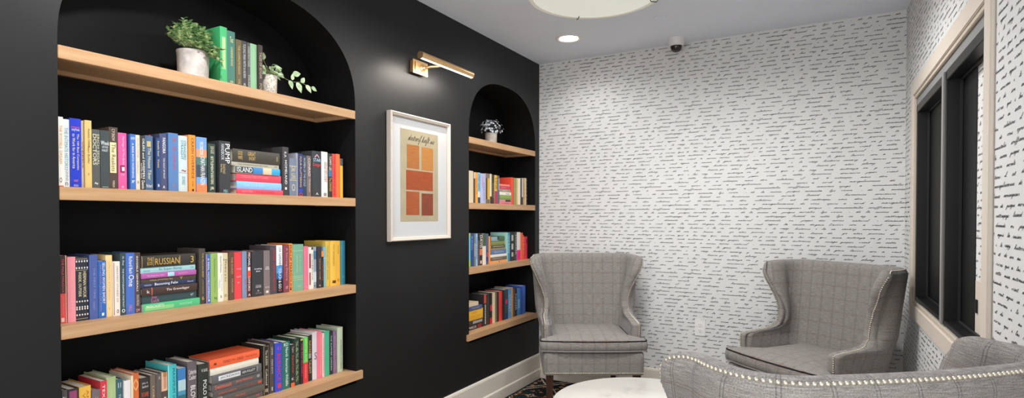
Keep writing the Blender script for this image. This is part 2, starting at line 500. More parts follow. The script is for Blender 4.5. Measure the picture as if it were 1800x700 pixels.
# baseboards: a tall plinth with a stepped lower course
def baseboard(name, segs):
    b = MB(); 
    prof = [(0, 0), (.024, 0), (.024, .074), (.0225, .082), (.014, .088), (.014, .196), (.010, .207), (0, .210)]
    for (p, q, nrm) in segs:
        p = Vector(p); q = Vector(q); nrm = Vector(nrm)
        vs = [(r + nrm*d + Vector((0, 0, z))) for r in (p, q) for d, z in prof]
        n = len(prof)
        b.add(vs, [(i, i+1, n+i+1, n+i) for i in range(n-1)] + [tuple(range(n)), tuple(range(n, 2*n))])
    o = b.build(name, M_base); o['kind'] = 'structure'
baseboard('baseboard_left', [((XL, YN, 0), (XL, YB, 0), (1, 0, 0))])
baseboard('baseboard_back', [((XL, YB, 0), (xr(YB), YB, 0), (0, -1, 0))])
baseboard('baseboard_right', [((xr(YR), YR, 0), (xr(YB), YB, 0), (-1, 0, 0))])

# ------------------------------------------------------------------ right-hand window
def build_window():
    w = empty('window_1', (xr(3.0), 3.0, WZ0), kind='structure')
    # geometry is written in room coordinates relative to the wall face, then moved under the empty
    def part(name, boxes, m, bev=.0015, mats=None):
        b = MB()
        for (y0, y1, z0, z1, d0, d1) in boxes:   # d = distance behind the wall face (negative: into the room)
            vs = [(xr(y)+d-xr(3.0), y-3.0, z-WZ0) for y, z, d in
                  ((y0,z0,d0),(y1,z0,d0),(y1,z0,d1),(y0,z0,d1),(y0,z1,d0),(y1,z1,d0),(y1,z1,d1),(y0,z1,d1))]
            b.add(vs, [(0,3,2,1),(4,5,6,7),(0,1,5,4),(1,2,6,5),(2,3,7,6),(3,0,4,7)])
        return b.build(name, m, w, bev=bev)
    def ring(y0, y1, z0, z1, wd, d0, d1):
        return [(y0-wd, y0, z0-wd, z1+wd, d0, d1), (y1, y1+wd, z0-wd, z1+wd, d0, d1),
                (y0, y1, z0-wd, z0, d0, d1), (y0, y1, z1, z1+wd, d0, d1)]
    part('casing', ring(WY0-.012, WY1+.012, WZ0-.012, WZ1+.012, .074, -.014, -.0008), M_trim, .003)
    part('inner_bead', ring(WY0+.006, WY1-.006, WZ0+.006, WZ1-.006, .018, -.007, .004), m_plain('bead_paint', '#c9bcab', .03, .5), .002)
    grey = mat('grey_jamb', '#8d8c8a', .5)
    part('head_jamb', [(WY0+.006, WY1-.006, WZ1-.045, WZ1-.004, .004, .056)], grey)
    part('mullion', [(2.935, 2.975, WZ0+.01, WZ1-.045, -.004, .056)], grey)
    blk = mat('black_sash', '#161617', .38, .4); blk2 = mat('charcoal_bead', '#262627', .6)
    for (a, c) in ((2.98, WY1-.012), (WY0+.012, 2.93)):
        fr = part('sash', [(c-.028, c, WZ0+.01, WZ1-.047, .002, .056), (a, c, WZ0+.01, WZ0+.03, .002, .056),
                     (a, c, WZ1-.085, WZ1-.047, .002, .056), (a, a+.022, WZ0+.01, WZ1-.047, .03, .056)], blk, .002)
        part('sash_bead', [(c-.036, c-.0285, WZ0+.034, WZ1-.088, .046, .0555), (a+.024, c-.038, WZ1-.094, WZ1-.0865, .046, .0555),
                           (a+.024, c-.038, WZ0+.0305, WZ0+.036, .046, .0555)], blk2, .001)
    part('dark_pane', [(2.94, WY1-.001, WZ0+.001, WZ1-.001, .0568, .063), (2.669, 2.939, WZ0+.001, WZ1-.001, .0568, .063)],
         mat('dark_window_glass', '#0c0c0d', .55, .2), 0)
    # beside the dark pane: a pale strip built as papered slip over cream panel
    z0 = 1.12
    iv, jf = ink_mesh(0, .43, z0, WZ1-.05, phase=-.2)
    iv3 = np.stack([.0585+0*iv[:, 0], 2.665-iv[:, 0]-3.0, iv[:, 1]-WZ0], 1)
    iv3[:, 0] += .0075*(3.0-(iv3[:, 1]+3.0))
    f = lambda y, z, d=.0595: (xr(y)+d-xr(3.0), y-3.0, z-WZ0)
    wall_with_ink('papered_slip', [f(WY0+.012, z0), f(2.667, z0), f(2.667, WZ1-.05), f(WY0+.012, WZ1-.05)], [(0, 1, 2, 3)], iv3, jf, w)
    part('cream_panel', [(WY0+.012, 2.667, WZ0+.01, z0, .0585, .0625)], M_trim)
    part('panel_catch', [(2.622, 2.642, 1.0, 1.05, .052, .0584)], M_blackm)
build_window()

# ------------------------------------------------------------------ oak shelves
def build_shelf(n, k):
    y0, y1 = NICHE[n]; z = SHELF_Z[k]
    nn = {'B': 'wide', 'S': 'narrow'}[n]; kk = {1: 'top', 2: 'second', 3: 'third', 4: 'lowest'}[k]
    has = {1: 'with plants' if n == 'S' else 'with two plants and green books', 2: 'with coloured books', 3: 'with coloured books', 4: 'projecting past the niche'}[k]
    if k == 1 and n == 'S': has = 'with one small plant'
    r = empty('wooden_shelf', (XL, (y0+y1)/2, z), label=f'pale oak shelf {has}, {kk} shelf in the {nn} arched niche', cat='shelf', group=f'oak shelves in the {nn} niche')
    h = (y1-y0)/2-.001
    b = MB()
    if k < 4:
        b.box((-ND+.001, -h, -.018), (-.021, h, 0)); b.build('shelf_board', [M_oak, M_oakd], r, bev=.001)
        b = MB(); b.box((-.0205, -h, -.042), (.002, h, .0)); b.build('front_edge', M_oak, r, bev=.0015)
        b = MB(); b.box((-ND+.001, -h, -.034), (-ND+.022, h, -.0185)); b.build('back_cleat', M_oak, r, bev=.001)
        for s in (-1, 1):
            b = MB(); a, c = sorted((s*h, s*(h-.02))); b.box((-ND+.0225, a, -.038), (-.021, c, -.0185)); b.build('end_cleat', M_oak, r, bev=.001)
    else:
        b.box((-ND+.001, -h, -.04), (.0, h, 0)); b.build('shelf_board', M_oak, r, bev=.001)
        e = .034
        b = MB(); b.box((.0005, -h-e, -.043), (.016, h+e, .0)); b.build('front_edge', M_oak, r, bev=.0015)
for n in 'BS':
    for k in (1, 2, 3, 4): build_shelf(n, k)

# ------------------------------------------------------------------ books
BOOKS = [
 ('B', 1, 'u', 1.4198, 1.4504, 0, 0.2403, 0.2, 0.005, '#3f9d63', "large bright green book with gilt spine oval, first upright from left, wide niche's top shelf", "books on wide niche's top shelf", [('P', 0.17, 0.72, '#8fbf8a', 0.25, 0.75), ('T', 'ANIMALS OF FARM', '#d9c27a', 0.2, 0.68, 0.35, 0.65, 'v')]),
 ('B', 1, 'u', 1.4519, 1.487, 0, 0.2322, 0.17, 0.0059, '#3d6a5e', "dark teal book with gilt lettering, second upright from left, wide niche's top shelf", "books on wide niche's top shelf", [('T', 'CONDENSED BOOKS', '#c9b878', 0.28, 0.62, 0.4, 0.66, 'v'), ('T', 'Tuc', '#d8c486', 0.1, 0.2, 0.3, 0.7, 'h'), ('T', '***', '#d8c486', 0.88, 0.93, 0.3, 0.7, 'h')]),
 ('B', 1, 'u', 1.4908, 1.5171, 0, 0.2066, 0.14, 0.0064, '#5b5238', "olive brown book with gold lettering, third upright from left, wide niche's top shelf", "books on wide niche's top shelf", [('T', 'THE COMPLETE ESSAYS', '#b9a15c', 0.12, 0.7, 0.35, 0.65, 'v'), ('T', 'VOL. I', '#b9a15c', 0.8, 0.95, 0.35, 0.65, 'v')]),
 ('B', 1, 'u', 1.5186, 1.5416, 0, 0.2083, 0.142, 0.0075, '#3c3b3d', "charcoal book with pale title, fourth upright from left, wide niche's top shelf", "books on wide niche's top shelf", [('T', 'YOUNG MAN WITH A HORN', '#b5b0a6', 0.06, 0.75, 0.22, 0.78, 'v'), ('T', 'o', '#c9c2b0', 0.86, 0.95, 0.3, 0.7, 'h')]),
 ('B', 1, 'u', 1.5423, 1.5571, 0, 0.2067, 0.141, 0.0059, '#4a4a4a', "slim grey book with round emblem, fifth upright from left, wide niche's top shelf", "books on wide niche's top shelf", [('T', 'CONNECTICUT YANKEE', '#b5b0a6', 0.08, 0.5, 0.22, 0.78, 'v'), ('T', 'TWAIN', '#b5b0a6', 0.66, 0.94, 0.22, 0.78, 'v')]),
 ('B', 1, 'u', 1.5587, 1.5903, 0, 0.2077, 0.141, 0.0074, '#7fa883', "sage green book, sixth upright from left, wide niche's top shelf", "books on wide niche's top shelf", [('T', 'WALDEN', '#a9c7a3', 0.1, 0.35, 0.4, 0.6, 'v')]),
 ('B', 1, 'u', 1.5927, 1.6137, 0, 0.2098, 0.143, 0.0002, '#3a322e', "slim dark brown book beside trailing plant, seventh upright from left, wide niche's top shelf", "books on wide niche's top shelf", [('T', 'TALES OF EDGAR', '#a99a80', 0.15, 0.7, 0.22, 0.78, 'v'), ('T', 'POE', '#a99a80', 0.8, 0.95, 0.22, 0.78, 'v')]),
 ('B', 2, 'u', 0.8597, 0.8737, 0, 0.229, 0.156, 0.0037, '#e9e4da', "white paperback with orange lettering, first upright from left, wide niche's second shelf", "books on wide niche's second shelf", [('T', 'THE POSSIBLE', '#e7a54a', 0.12, 0.45, 0.22, 0.78, 'v'), ('T', 'DREAM', '#e7a54a', 0.48, 0.66, 0.22, 0.78, 'v'), ('T', 'O', '#333333', 0.86, 0.93, 0.2, 0.7, 'h'), ('P', 0.975, 1, '#d0504a', 0, 1)]),
 ('B', 2, 'u', 0.8747, 0.8922, 0, 0.2237, 0.152, 0.0075, '#d5d8d6', "pale grey book with teal lettering, second upright from left, wide niche's second shelf", "books on wide niche's second shelf", [('T', 'THE INTIMATE HISTORY', '#4e9aa3', 0.12, 0.72, 0.22, 0.78, 'v'), ('T', 'JOHNS', '#7c8a90', 0.72, 0.9, 0.22, 0.78, 'v'), ('T', 'n', '#556070', 0.92, 0.97, 0.3, 0.7, 'h')]),
 ('B', 2, 'u', 0.8929, 0.9247, 0, 0.2299, 0.156, 0.0052, '#2238b8', "thick royal blue book with yellow lettering, third upright from left, wide niche's second shelf", "books on wide niche's second shelf", [('P', 0.12, 0.135, '#c2405a', 0.12, 0.88), ('T', 'Levering Moskowitz', '#dfe3ff', 0.14, 0.19, 0.15, 0.85, 'h'), ('T', 'The 100 Best Companies', '#e9df8f', 0.22, 0.74, 0.56, 0.8, 'v'), ('T', 'to Work for in America', '#e9df8f', 0.22, 0.72, 0.2, 0.46, 'v'), ('T', 'SIGNET', '#e08080', 0.88, 0.91, 0.3, 0.7, 'h'), ('T', 'BOOKS', '#c9d2ff', 0.95, 0.98, 0.3, 0.7, 'h')]),
 ('B', 2, 'u', 0.9258, 0.9328, 0, 0.2256, 0.153, 0.0072, '#b9a99a', "thin beige paperback, fourth upright from left, wide niche's second shelf", "books on wide niche's second shelf", [('T', 'WEEKS', '#7a4b45', 0.3, 0.7, 0.22, 0.78, 'v')]),
 ('B', 2, 'u', 0.9334, 0.9535, 0, 0.2285, 0.155, 0.0009, '#cdb271', "tan book with brown lettering, fifth upright from left, wide niche's second shelf", "books on wide niche's second shelf", [('T', 'Aunties Oldies', '#5d4a22', 0.12, 0.4, 0.45, 0.75, 'v'), ('T', 'Team Builder', '#5d4a22', 0.37, 0.64, 0.4, 0.7, 'v'), ('T', 'A', '#5d4a22', 0.77, 0.81, 0.4, 0.6, 'h')]),
 ('B', 2, 'u', 0.955, 0.9798, 0, 0.2013, 0.137, 0.0038, '#505250', "dark grey hardback with two-line cream title, sixth upright from left, wide niche's second shelf", "books on wide niche's second shelf", [('T', 'ERICH SEGAL', '#c7c5a5', 0.08, 0.6, 0.62, 0.9, 'v'), ('T', 'DOCTORS', '#d8d6b2', 0.08, 0.6, 0.12, 0.55, 'v'), ('T', '~', '#d0d0c8', 0.89, 0.93, 0.3, 0.7, 'h')]),
 ('B', 2, 'u', 0.9805, 1.0071, 0, 0.2015, 0.137, 0.002, '#3c4445', "slate hardback with white horizontal title, seventh upright from left, wide niche's second shelf", "books on wide niche's second shelf", [('T', 'Wheels', '#e5e8e8', 0.18, 0.25, 0.03, 0.97, 'h'), ('T', 'ARTHUR', '#cfd6d6', 0.265, 0.305, 0.15, 0.85, 'h'), ('T', 'HAILEY', '#cfd6d6', 0.32, 0.36, 0.15, 0.85, 'h'), ('T', '______', '#99aaaa', 0.96, 0.97, 0.15, 0.85, 'h')]),
 ('B', 2, 'u', 1.0078, 1.0351, 0, 0.2166, 0.147, 0.0044, '#4b3d36', "brown hardback with cream title panel, eighth upright from left, wide niche's second shelf", "books on wide niche's second shelf", [('P', 0.245, 0.735, '#e2cfa0', 0.1, 0.82), ('T', 'C P SNOW', '#d8cbb5', 0.03, 0.22, 0.3, 0.65, 'v'), ('T', 'The Realists', '#4a3a2c', 0.27, 0.71, 0.25, 0.7, 'v'), ('T', 'FARRAR', '#d8cbb5', 0.86, 0.97, 0.35, 0.6, 'v')]),
 ('B', 2, 'u', 1.0366, 1.0637, 0, 0.2005, 0.136, 0.0046, '#e9558f', "bright pink book with small dark portrait, ninth upright from left, wide niche's second shelf", "books on wide niche's second shelf", [('T', 'Marriage Of The Bride', '#f9c4da', 0.06, 0.56, 0.42, 0.7, 'v'), ('P', 0.57, 0.7, '#7a3050', 0.2, 0.75), ('P', 0.6, 0.67, '#e8dfe4', 0.4, 0.7), ('T', 'knopf', '#f9d4e4', 0.72, 0.75, 0.3, 0.7, 'h'), ('T', 'o', '#f9d4e4', 0.93, 0.97, 0.35, 0.6, 'h')]),
 ('B', 2, 'u', 1.0732, 1.091, 0, 0.2, 0.136, 0.0001, '#3f6cb5', "mid blue hardback with pale lettering, tenth upright from left, wide niche's second shelf", "books on wide niche's second shelf", [('T', 'ANN BRYAN', '#cfe0f8', 0.05, 0.1, 0.1, 0.9, 'h'), ('T', 'A RIDE INTO MORNING', '#e6eefb', 0.16, 0.78, 0.3, 0.62, 'v'), ('T', 'k', '#e6eefb', 0.83, 0.88, 0.22, 0.78, 'v')]),
 ('B', 2, 'u', 1.092, 1.1057, 0, 0.1992, 0.135, 0.0017, '#cfc3b0', "slim cream hardback with faint lettering, eleventh upright from left, wide niche's second shelf", "books on wide niche's second shelf", [('T', 'The Mary Mariage', '#6b5a48', 0.05, 0.42, 0.35, 0.65, 'v'), ('T', 'bushman', '#6b5a48', 0.48, 0.7, 0.35, 0.6, 'v'), ('T', '8', '#6b5a48', 0.83, 0.88, 0.3, 0.7, 'h')]),
 ('B', 2, 'u', 1.1064, 1.1248, 0, 0.1988, 0.135, 0.0022, '#34322f', "black hardback with bold white lettering, twelfth upright from left, wide niche's second shelf", "books on wide niche's second shelf", [('T', 'OILERS and SWEEPERS', '#f0efe9', 0.05, 0.79, 0.45, 0.85, 'v'), ('T', 'And Other Stories', '#d8d6d0', 0.5, 0.78, 0.12, 0.38, 'v'), ('T', 'Dennis', '#e8e6e0', 0.82, 0.97, 0.25, 0.8, 'v')]),
 ('B', 2, 'u', 1.1258, 1.1545, 0, 0.2022, 0.138, 0.0073, '#49617f', "slate blue hardback with gold disc, thirteenth upright from left, wide niche's second shelf", "books on wide niche's second shelf", [('P', 0.1, 0.2, '#b9a96a', 0.25, 0.72), ('T', 'The House Tiber', '#d9d09a', 0.22, 0.8, 0.35, 0.72, 'v'), ('T', 'Richard', '#e3e6ea', 0.88, 0.94, 0.15, 0.85, 'h')]),
 ('B', 2, 'u', 1.1552, 1.1622, 0, 0.2095, 0.142, 0.0361, '#a33a44', "thin dark red book pushed back, fourteenth upright from left, wide niche's second shelf", "books on wide niche's second shelf", []),
 ('B', 2, 'u', 1.1628, 1.1773, 0, 0.1975, 0.134, 0.0013, '#26426f', "navy book with pink and cream lettering, fifteenth upright from left, wide niche's second shelf", "books on wide niche's second shelf", [('T', 'Danielle Steel', '#e7c7a0', 0.06, 0.34, 0.3, 0.7, 'v'), ('T', 'Vows', '#e7b46a', 0.4, 0.56, 0.25, 0.75, 'v'), ('T', 'B', '#e8e8e8', 0.87, 0.92, 0.3, 0.7, 'h')]),
 ('B', 2, 'u', 1.1784, 1.205, 0, 0.2156, 0.147, 0.0064, '#474b6b', "indigo hardback with white capitals, sixteenth upright from left, wide niche's second shelf", "books on wide niche's second shelf", [('T', 'FANGORA', '#f2f2f5', 0.07, 0.34, 0.35, 0.75, 'v'), ('T', 'THE NIGHT OF FROST', '#dcdce6', 0.42, 0.78, 0.42, 0.64, 'v'), ('T', 'A', '#e8e8ee', 0.9, 0.95, 0.35, 0.65, 'h')]),
 ('B', 2, 'u', 1.2073, 1.243, 0, 0.2222, 0.151, 0.0011, '#5277a6', "steel blue hardback with red lettering, seventeenth upright from left, wide niche's second shelf", "books on wide niche's second shelf", [('T', '#', '#c8405c', 0.08, 0.15, 0.4, 0.75, 'h'), ('T', 'BEL CRIMSON', '#c8405c', 0.23, 0.62, 0.42, 0.68, 'v'), ('T', 'b', '#b8607c', 0.86, 0.92, 0.45, 0.65, 'h')]),
 ('B', 2, 'u', 1.2461, 1.2814, 0, 0.217, 0.148, 0.0049, '#b9c7c9', "pale grey-blue book with teal capitals, eighteenth upright from left, wide niche's second shelf", "books on wide niche's second shelf", [('T', 'STRANGERS', '#2f7f86', 0.08, 0.42, 0.55, 0.8, 'v'), ('T', 'STRAIGHT', '#2f7f86', 0.08, 0.42, 0.24, 0.5, 'v'), ('P', 0.655, 0.662, '#7a7f80', 0.05, 0.95), ('T', 'DICK FRANCIS', '#3c8f96', 0.72, 0.87, 0.35, 0.7, 'v'), ('T', '~', '#b04040', 0.6, 0.64, 0.3, 0.8, 'h')]),
 ('B', 2, 'u', 1.2842, 1.3108, 0, 0.2241, 0.152, 0.001, '#ec8a37', "bright orange book with black italic capitals, nineteenth upright from left, wide niche's second shelf", "books on wide niche's second shelf", [('T', 'CRASH OVERRIDE', '#4a2a12', 0.05, 0.76, 0.35, 0.72, 'v'), ('T', 'QUINN', '#4a2a12', 0.8, 0.9, 0.4, 0.65, 'v'), ('T', 'I', '#4a2a12', 0.94, 0.98, 0.4, 0.7, 'h')]),
 ('B', 2, 'u', 1.3136, 1.3564, 0, 0.22, 0.15, 0.0, '#6d93c4', "thick book of sky blue and orange bands, twentieth upright from left, wide niche's second shelf", "books on wide niche's second shelf", [('P', 0.22, 0.36, '#d98f66', 0, 1), ('P', 0.36, 0.5, '#4f6f6a', 0, 1), ('P', 0.5, 0.72, '#3f4a52', 0, 1), ('P', 0.84, 1, '#d97f55', 0, 1), ('T', 'THE CORRECTIONS', '#f4f6f6', 0.08, 0.32, 0.3, 0.62, 'v'), ('T', 'JONATHAN FRANZEN', '#f4f6f6', 0.34, 0.86, 0.22, 0.78, 'v')]),
 ('B', 2, 'u', 1.365, 1.3967, 0, 0.1999, 0.136, 0.007, '#2e4038', "dark green hardback with cream lettering, twenty-first upright from left, wide niche's second shelf", "books on wide niche's second shelf", [('T', 'JULIA GLASS', '#cfc9b0', 0.05, 0.2, 0.2, 0.8, 'v'), ('T', 'SETTLEMENTS/SISTERS', '#e6e0c8', 0.25, 0.82, 0.35, 0.68, 'v'), ('T', 'JB', '#e6e0c8', 0.87, 0.94, 0.25, 0.75, 'h')]),
 ('B', 2, 'u', 1.4106, 1.4588, 0, 0.2164, 0.147, 0.0017, '#36373a', "thick black hardback with white block letters, twenty-second upright from left, wide niche's second shelf", "books on wide niche's second shelf", [('T', 'PUMP', '#e8eaea', 0.05, 0.42, 0.5, 0.92, 'v'), ('T', 'HANDBOOK', '#c9cccc', 0.06, 0.36, 0.14, 0.42, 'v'), ('T', 'Karassik Krutzsch', '#c9b27a', 0.44, 0.62, 0.3, 0.55, 'v'), ('T', 'Fraser Messina', '#c9b27a', 0.44, 0.6, 0.08, 0.26, 'v'), ('T', 'MH', '#8fb7c4', 0.92, 0.99, 0.35, 0.7, 'h')]),
 ('B', 2, 's', 1.4867, 1.7156, 0, 0.0243, 0.15, 0.0017, '#d0485a', "red hardback, bottom one of flat stack, wide niche's second shelf", "books on wide niche's second shelf", [('T', 'SELECTED', '#e89098', 0.1, 0.32, 0.4, 0.75, 'h'), ('T', 'SHORT STORIES', '#b03848', 0.4, 0.8, 0.35, 0.7, 'h')]),
 ('B', 2, 's', 1.4901, 1.7132, 0.0247, 0.0316, 0.15, 0.0079, '#7fb2e0', "light blue hardback, fifth from top of flat stack, wide niche's second shelf", "books on wide niche's second shelf", [('T', 'THE SEAFARER', '#a9cdf0', 0.15, 0.6, 0.35, 0.65, 'h')]),
 ('B', 2, 's', 1.4872, 1.7098, 0.0568, 0.0333, 0.15, 0.007, '#cf4558', "crimson hardback, fourth from top of flat stack, wide niche's second shelf", "books on wide niche's second shelf", [('T', 'COLLECTED STORIES', '#e48a90', 0.1, 0.7, 0.45, 0.75, 'h')]),
 ('B', 2, 's', 1.4808, 1.7006, 0.0904, 0.0298, 0.15, 0.0023, '#b9b59c', "photographic blue and cream book, third from top of flat stack, wide niche's second shelf", "books on wide niche's second shelf", [('P', 0.0, 0.38, '#3a4550', 0.05, 0.95), ('P', 0.38, 0.6, '#3f7fb8', 0.02, 0.98), ('P', 0.6, 0.8, '#cdbb9a', 0.02, 0.98), ('P', 0.8, 1, '#3b9cc8', 0.02, 0.98), ('T', 'ISLAND', '#e6e8e0', 0.03, 0.36, 0.15, 0.85, 'h')]),
 ('B', 2, 's', 1.4663, 1.6992, 0.1206, 0.0161, 0.15, 0.0077, '#a5a191', "slim grey hardback, second from top of flat stack, wide niche's second shelf", "books on wide niche's second shelf", [('T', 'THE KINGDOM EXHIBITION', '#5d5a4c', 0.12, 0.75, 0.3, 0.7, 'h'), ('T', 'm', '#5d5a4c', 0.9, 0.96, 0.3, 0.7, 'h')]),
 ('B', 2, 's', 1.4715, 1.7021, 0.1371, 0.0543, 0.15, 0.0043, '#3f3c34', "thick black hardback lettered in gold, topmost of flat stack, wide niche's second shelf", "books on wide niche's second shelf", [('T', 'GOOD', '#c9a866', 0.1, 0.19, 0.55, 0.85, 'h'), ('T', 'WIFE', '#c9a866', 0.1, 0.19, 0.2, 0.48, 'h'), ('T', 'GREAT', '#c9a866', 0.3, 0.46, 0.55, 0.85, 'h'), ('T', 'SHORT', '#c9a866', 0.32, 0.46, 0.2, 0.48, 'h'), ('T', 'll', '#a89060', 0.92, 0.95, 0.3, 0.7, 'h')]),
 ('B', 2, 'u', 1.7181, 1.7511, 0, 0.2249, 0.153, 0.0054, '#3d3a3c', "tall black hardback with silver capitals, twenty-third upright from left, wide niche's second shelf", "books on wide niche's second shelf", [('T', 'R.A.', '#d8d8da', 0.1, 0.22, 0.25, 0.6, 'v'), ('T', 'HOMELAND', '#e4e4e6', 0.27, 0.76, 0.35, 0.7, 'v'), ('T', '1', '#d8d8da', 0.82, 0.87, 0.35, 0.65, 'h')]),
 ('B', 2, 'u', 1.754, 1.7922, 0, 0.1768, 0.12, 0.0016, '#6b7587', "slate hardback with gold bands, twenty-fourth upright from left, wide niche's second shelf", "books on wide niche's second shelf", [('P', 0.2, 0.215, '#c7bd93', 0, 1), ('P', 0.57, 0.585, '#c7bd93', 0, 1), ('T', 'CARL', '#c7bd93', 0.22, 0.36, 0.2, 0.8, 'v'), ('T', 'LIFE', '#c7bd93', 0.4, 0.55, 0.2, 0.8, 'v'), ('T', 'O', '#c7bd93', 0.68, 0.86, 0.25, 0.75, 'h')]),
 ('B', 2, 'u', 1.7933, 1.8045, 0, 0.2038, 0.139, 0.0075, '#8d8f98', "thin pale grey book, twenty-fifth upright from left, wide niche's second shelf", "books on wide niche's second shelf", []),
 ('B', 2, 'u', 1.8061, 1.8303, 0, 0.2029, 0.138, 0.0055, '#2b3560', "navy book with gold lettering and red foot, twenty-sixth upright from left, wide niche's second shelf", "books on wide niche's second shelf", [('T', 'FOUR FLUTTERING', '#d6b25e', 0.07, 0.78, 0.28, 0.72, 'v'), ('P', 0.82, 0.9, '#3040a0', 0, 1), ('T', 'O', '#e04840', 0.91, 0.99, 0.1, 0.9, 'h')]),
 ('B', 2, 'u', 1.8315, 1.8532, 0, 0.1979, 0.135, 0.0077, '#2b3c52', "slim dark navy book, twenty-seventh upright from left, wide niche's second shelf", "books on wide niche's second shelf", [('T', 'WOMEN OF THE GOLD', '#a9b3b8', 0.06, 0.75, 0.22, 0.78, 'v')]),
 ('B', 2, 'u', 1.8555, 1.8823, 0, 0.1976, 0.134, 0.0071, '#6d5f5c', "taupe book with pale capitals, twenty-eighth upright from left, wide niche's second shelf", "books on wide niche's second shelf", [('T', 'CONRAD', '#d5cbc6', 0.06, 0.5, 0.3, 0.75, 'v'), ('T', 'The Rescuers', '#c5bbb6', 0.56, 0.88, 0.4, 0.75, 'v')]),
 ('B', 2, 'u', 1.8846, 1.9402, 0, 0.224, 0.152, 0.0024, '#35383a', "thick black hardback, blue and red title, twenty-ninth upright from left, wide niche's second shelf", "books on wide niche's second shelf", [('T', '^', '#c69aa8', 0.07, 0.14, 0.2, 0.8, 'h'), ('T', 'STAR', '#a8d4ea', 0.16, 0.23, 0.1, 0.9, 'h'), ('T', 'Danger', '#e0404e', 0.26, 0.35, 0.06, 0.94, 'h'), ('T', 'A', '#d8d8d8', 0.9, 0.95, 0.35, 0.65, 'h')]),
 ('B', 2, 'u', 1.9421, 1.9809, 0, 0.2257, 0.153, 0.0029, '#dcd8cf', "white hardback with black and red lettering, thirtieth upright from left, wide niche's second shelf", "books on wide niche's second shelf", [('T', 'FRANK MCCOURT', '#26231f', 0.22, 0.66, 0.4, 0.62, 'v'), ('T', 'TEACHER MAN', '#b5483e', 0.22, 0.66, 0.68, 0.86, 'v'), ('P', 0.9, 0.97, '#8a8a88', 0.3, 0.8)]),
 ('B', 2, 'u', 1.9834, 2.0074, 0, 0.2203, 0.15, 0.0013, '#35332c', "dark book with white and ochre lettering, thirty-first upright from left, wide niche's second shelf", "books on wide niche's second shelf", [('T', 'TOMMY LEE', '#dedbd0', 0.06, 0.38, 0.2, 0.8, 'v'), ('P', 0.38, 0.52, '#3d6f94', 0.05, 0.95), ('T', 'The DINNER', '#c9a04a', 0.54, 0.86, 0.2, 0.8, 'v')]),
 ('B', 2, 'u', 2.0087, 2.033, 0, 0.2214, 0.151, 0.0012, '#d9453f', "red hardback, thirty-second upright from left, wide niche's second shelf", "books on wide niche's second shelf", [('T', 'THE GAMES OF LIFE', '#a02a2c', 0.05, 0.95, 0.3, 0.7, 'v')]),
 ('B', 2, 'u', 2.0336, 2.0583, 0, 0.2228, 0.152, 0.0005, '#ea6d3c', "orange-red hardback, thirty-third upright from left, wide niche's second shelf", "books on wide niche's second shelf", []),
 ('B', 2, 'u', 2.061, 2.0801, 0, 0.2018, 0.137, 0.0024, '#dfb23b', "small yellow paperback with grey top, thirty-fourth upright from left, wide niche's second shelf", "books on wide niche's second shelf", [('P', 0, 0.18, '#56585a', 0, 1)]),
 ('B', 3, 'u', 0.8613, 0.8781, 0, 0.2216, 0.151, 0.0048, '#d8504a', "black and red paperback, first upright from left, wide niche's third shelf", "books on wide niche's third shelf", [('P', 0, 0.56, '#3a2f33', 0, 0.85), ('P', 0, 1, '#e8c9a0', 0.86, 1), ('T', 'THE MALE PARADOX', '#d85a58', 0.05, 0.55, 0.25, 0.6, 'v'), ('T', 'JOHN SAMUELSON', '#e88a80', 0.6, 0.88, 0.25, 0.55, 'v'), ('P', 0.92, 0.98, '#f0c4bc', 0.1, 0.6)]),
 ('B', 3, 'u', 0.8795, 0.902, 0, 0.2159, 0.147, 0.0, '#ee8f98', "salmon pink hardback, second upright from left, wide niche's third shelf", "books on wide niche's third shelf", [('T', 'MARCIA WILLETT', '#f2b0a8', 0.2, 0.8, 0.4, 0.65, 'v')]),
 ('B', 3, 'u', 0.9038, 0.9408, 0, 0.2139, 0.145, 0.0054, '#2c2e38', "thick navy hardback with white polka dots, third upright from left, wide niche's third shelf", "books on wide niche's third shelf", [('P', 0.03, 0.035, '#c9b98f', 0, 1), ('P', 0.205, 0.21, '#c9b98f', 0, 1), ('T', ':::::', '#dcd8cc', 0.05, 0.19, 0.03, 0.97, 'h'), ('T', ':::::', '#dcd8cc', 0.68, 0.8, 0.03, 0.97, 'h'), ('T', ':::::', '#dcd8cc', 0.8, 0.92, 0.03, 0.97, 'h'), ('T', 'HERMAN WOUK', '#e6d7a8', 0.23, 0.64, 0.58, 0.82, 'v'), ('T', 'INSIDE, OUTSIDE', '#e6d7a8', 0.24, 0.62, 0.2, 0.44, 'v'), ('P', 0.965, 0.97, '#c9b98f', 0, 1)]),
 ('B', 3, 'u', 0.9433, 0.9684, 0, 0.2189, 0.149, 0.0027, '#4a5a94', "dusty indigo hardback, fourth upright from left, wide niche's third shelf", "books on wide niche's third shelf", [('T', 'THE FIRST TIME', '#8794c4', 0.2, 0.68, 0.45, 0.68, 'v'), ('T', 'KENNEDY', '#8794c4', 0.72, 0.86, 0.4, 0.6, 'v')]),
 ('B', 3, 'u', 0.9695, 0.9929, 0, 0.1964, 0.134, 0.0025, '#2d62ab', "blue paperback with bold white title, fifth upright from left, wide niche's third shelf", "books on wide niche's third shelf", [('T', 'SELLING WOMEN SHORT', '#eef3fa', 0.03, 0.75, 0.52, 0.85, 'v'), ('T', 'THE LANDMARK BATTLE FOR RIGHTS', '#c9855f', 0.06, 0.88, 0.22, 0.36, 'v'), ('P', 0.91, 0.96, '#cfe0f2', 0.4, 0.7)]),
 ('B', 3, 'u', 0.994, 1.0142, 0, 0.2147, 0.146, 0.0065, '#dfc08a', "cream yellow hardback with faint lettering, sixth upright from left, wide niche's third shelf", "books on wide niche's third shelf", [('T', 'WILLIAM STYRON', '#c4a46a', 0.1, 0.72, 0.4, 0.65, 'v'), ('T', 'v', '#a98a50', 0.85, 0.89, 0.4, 0.6, 'h')]),
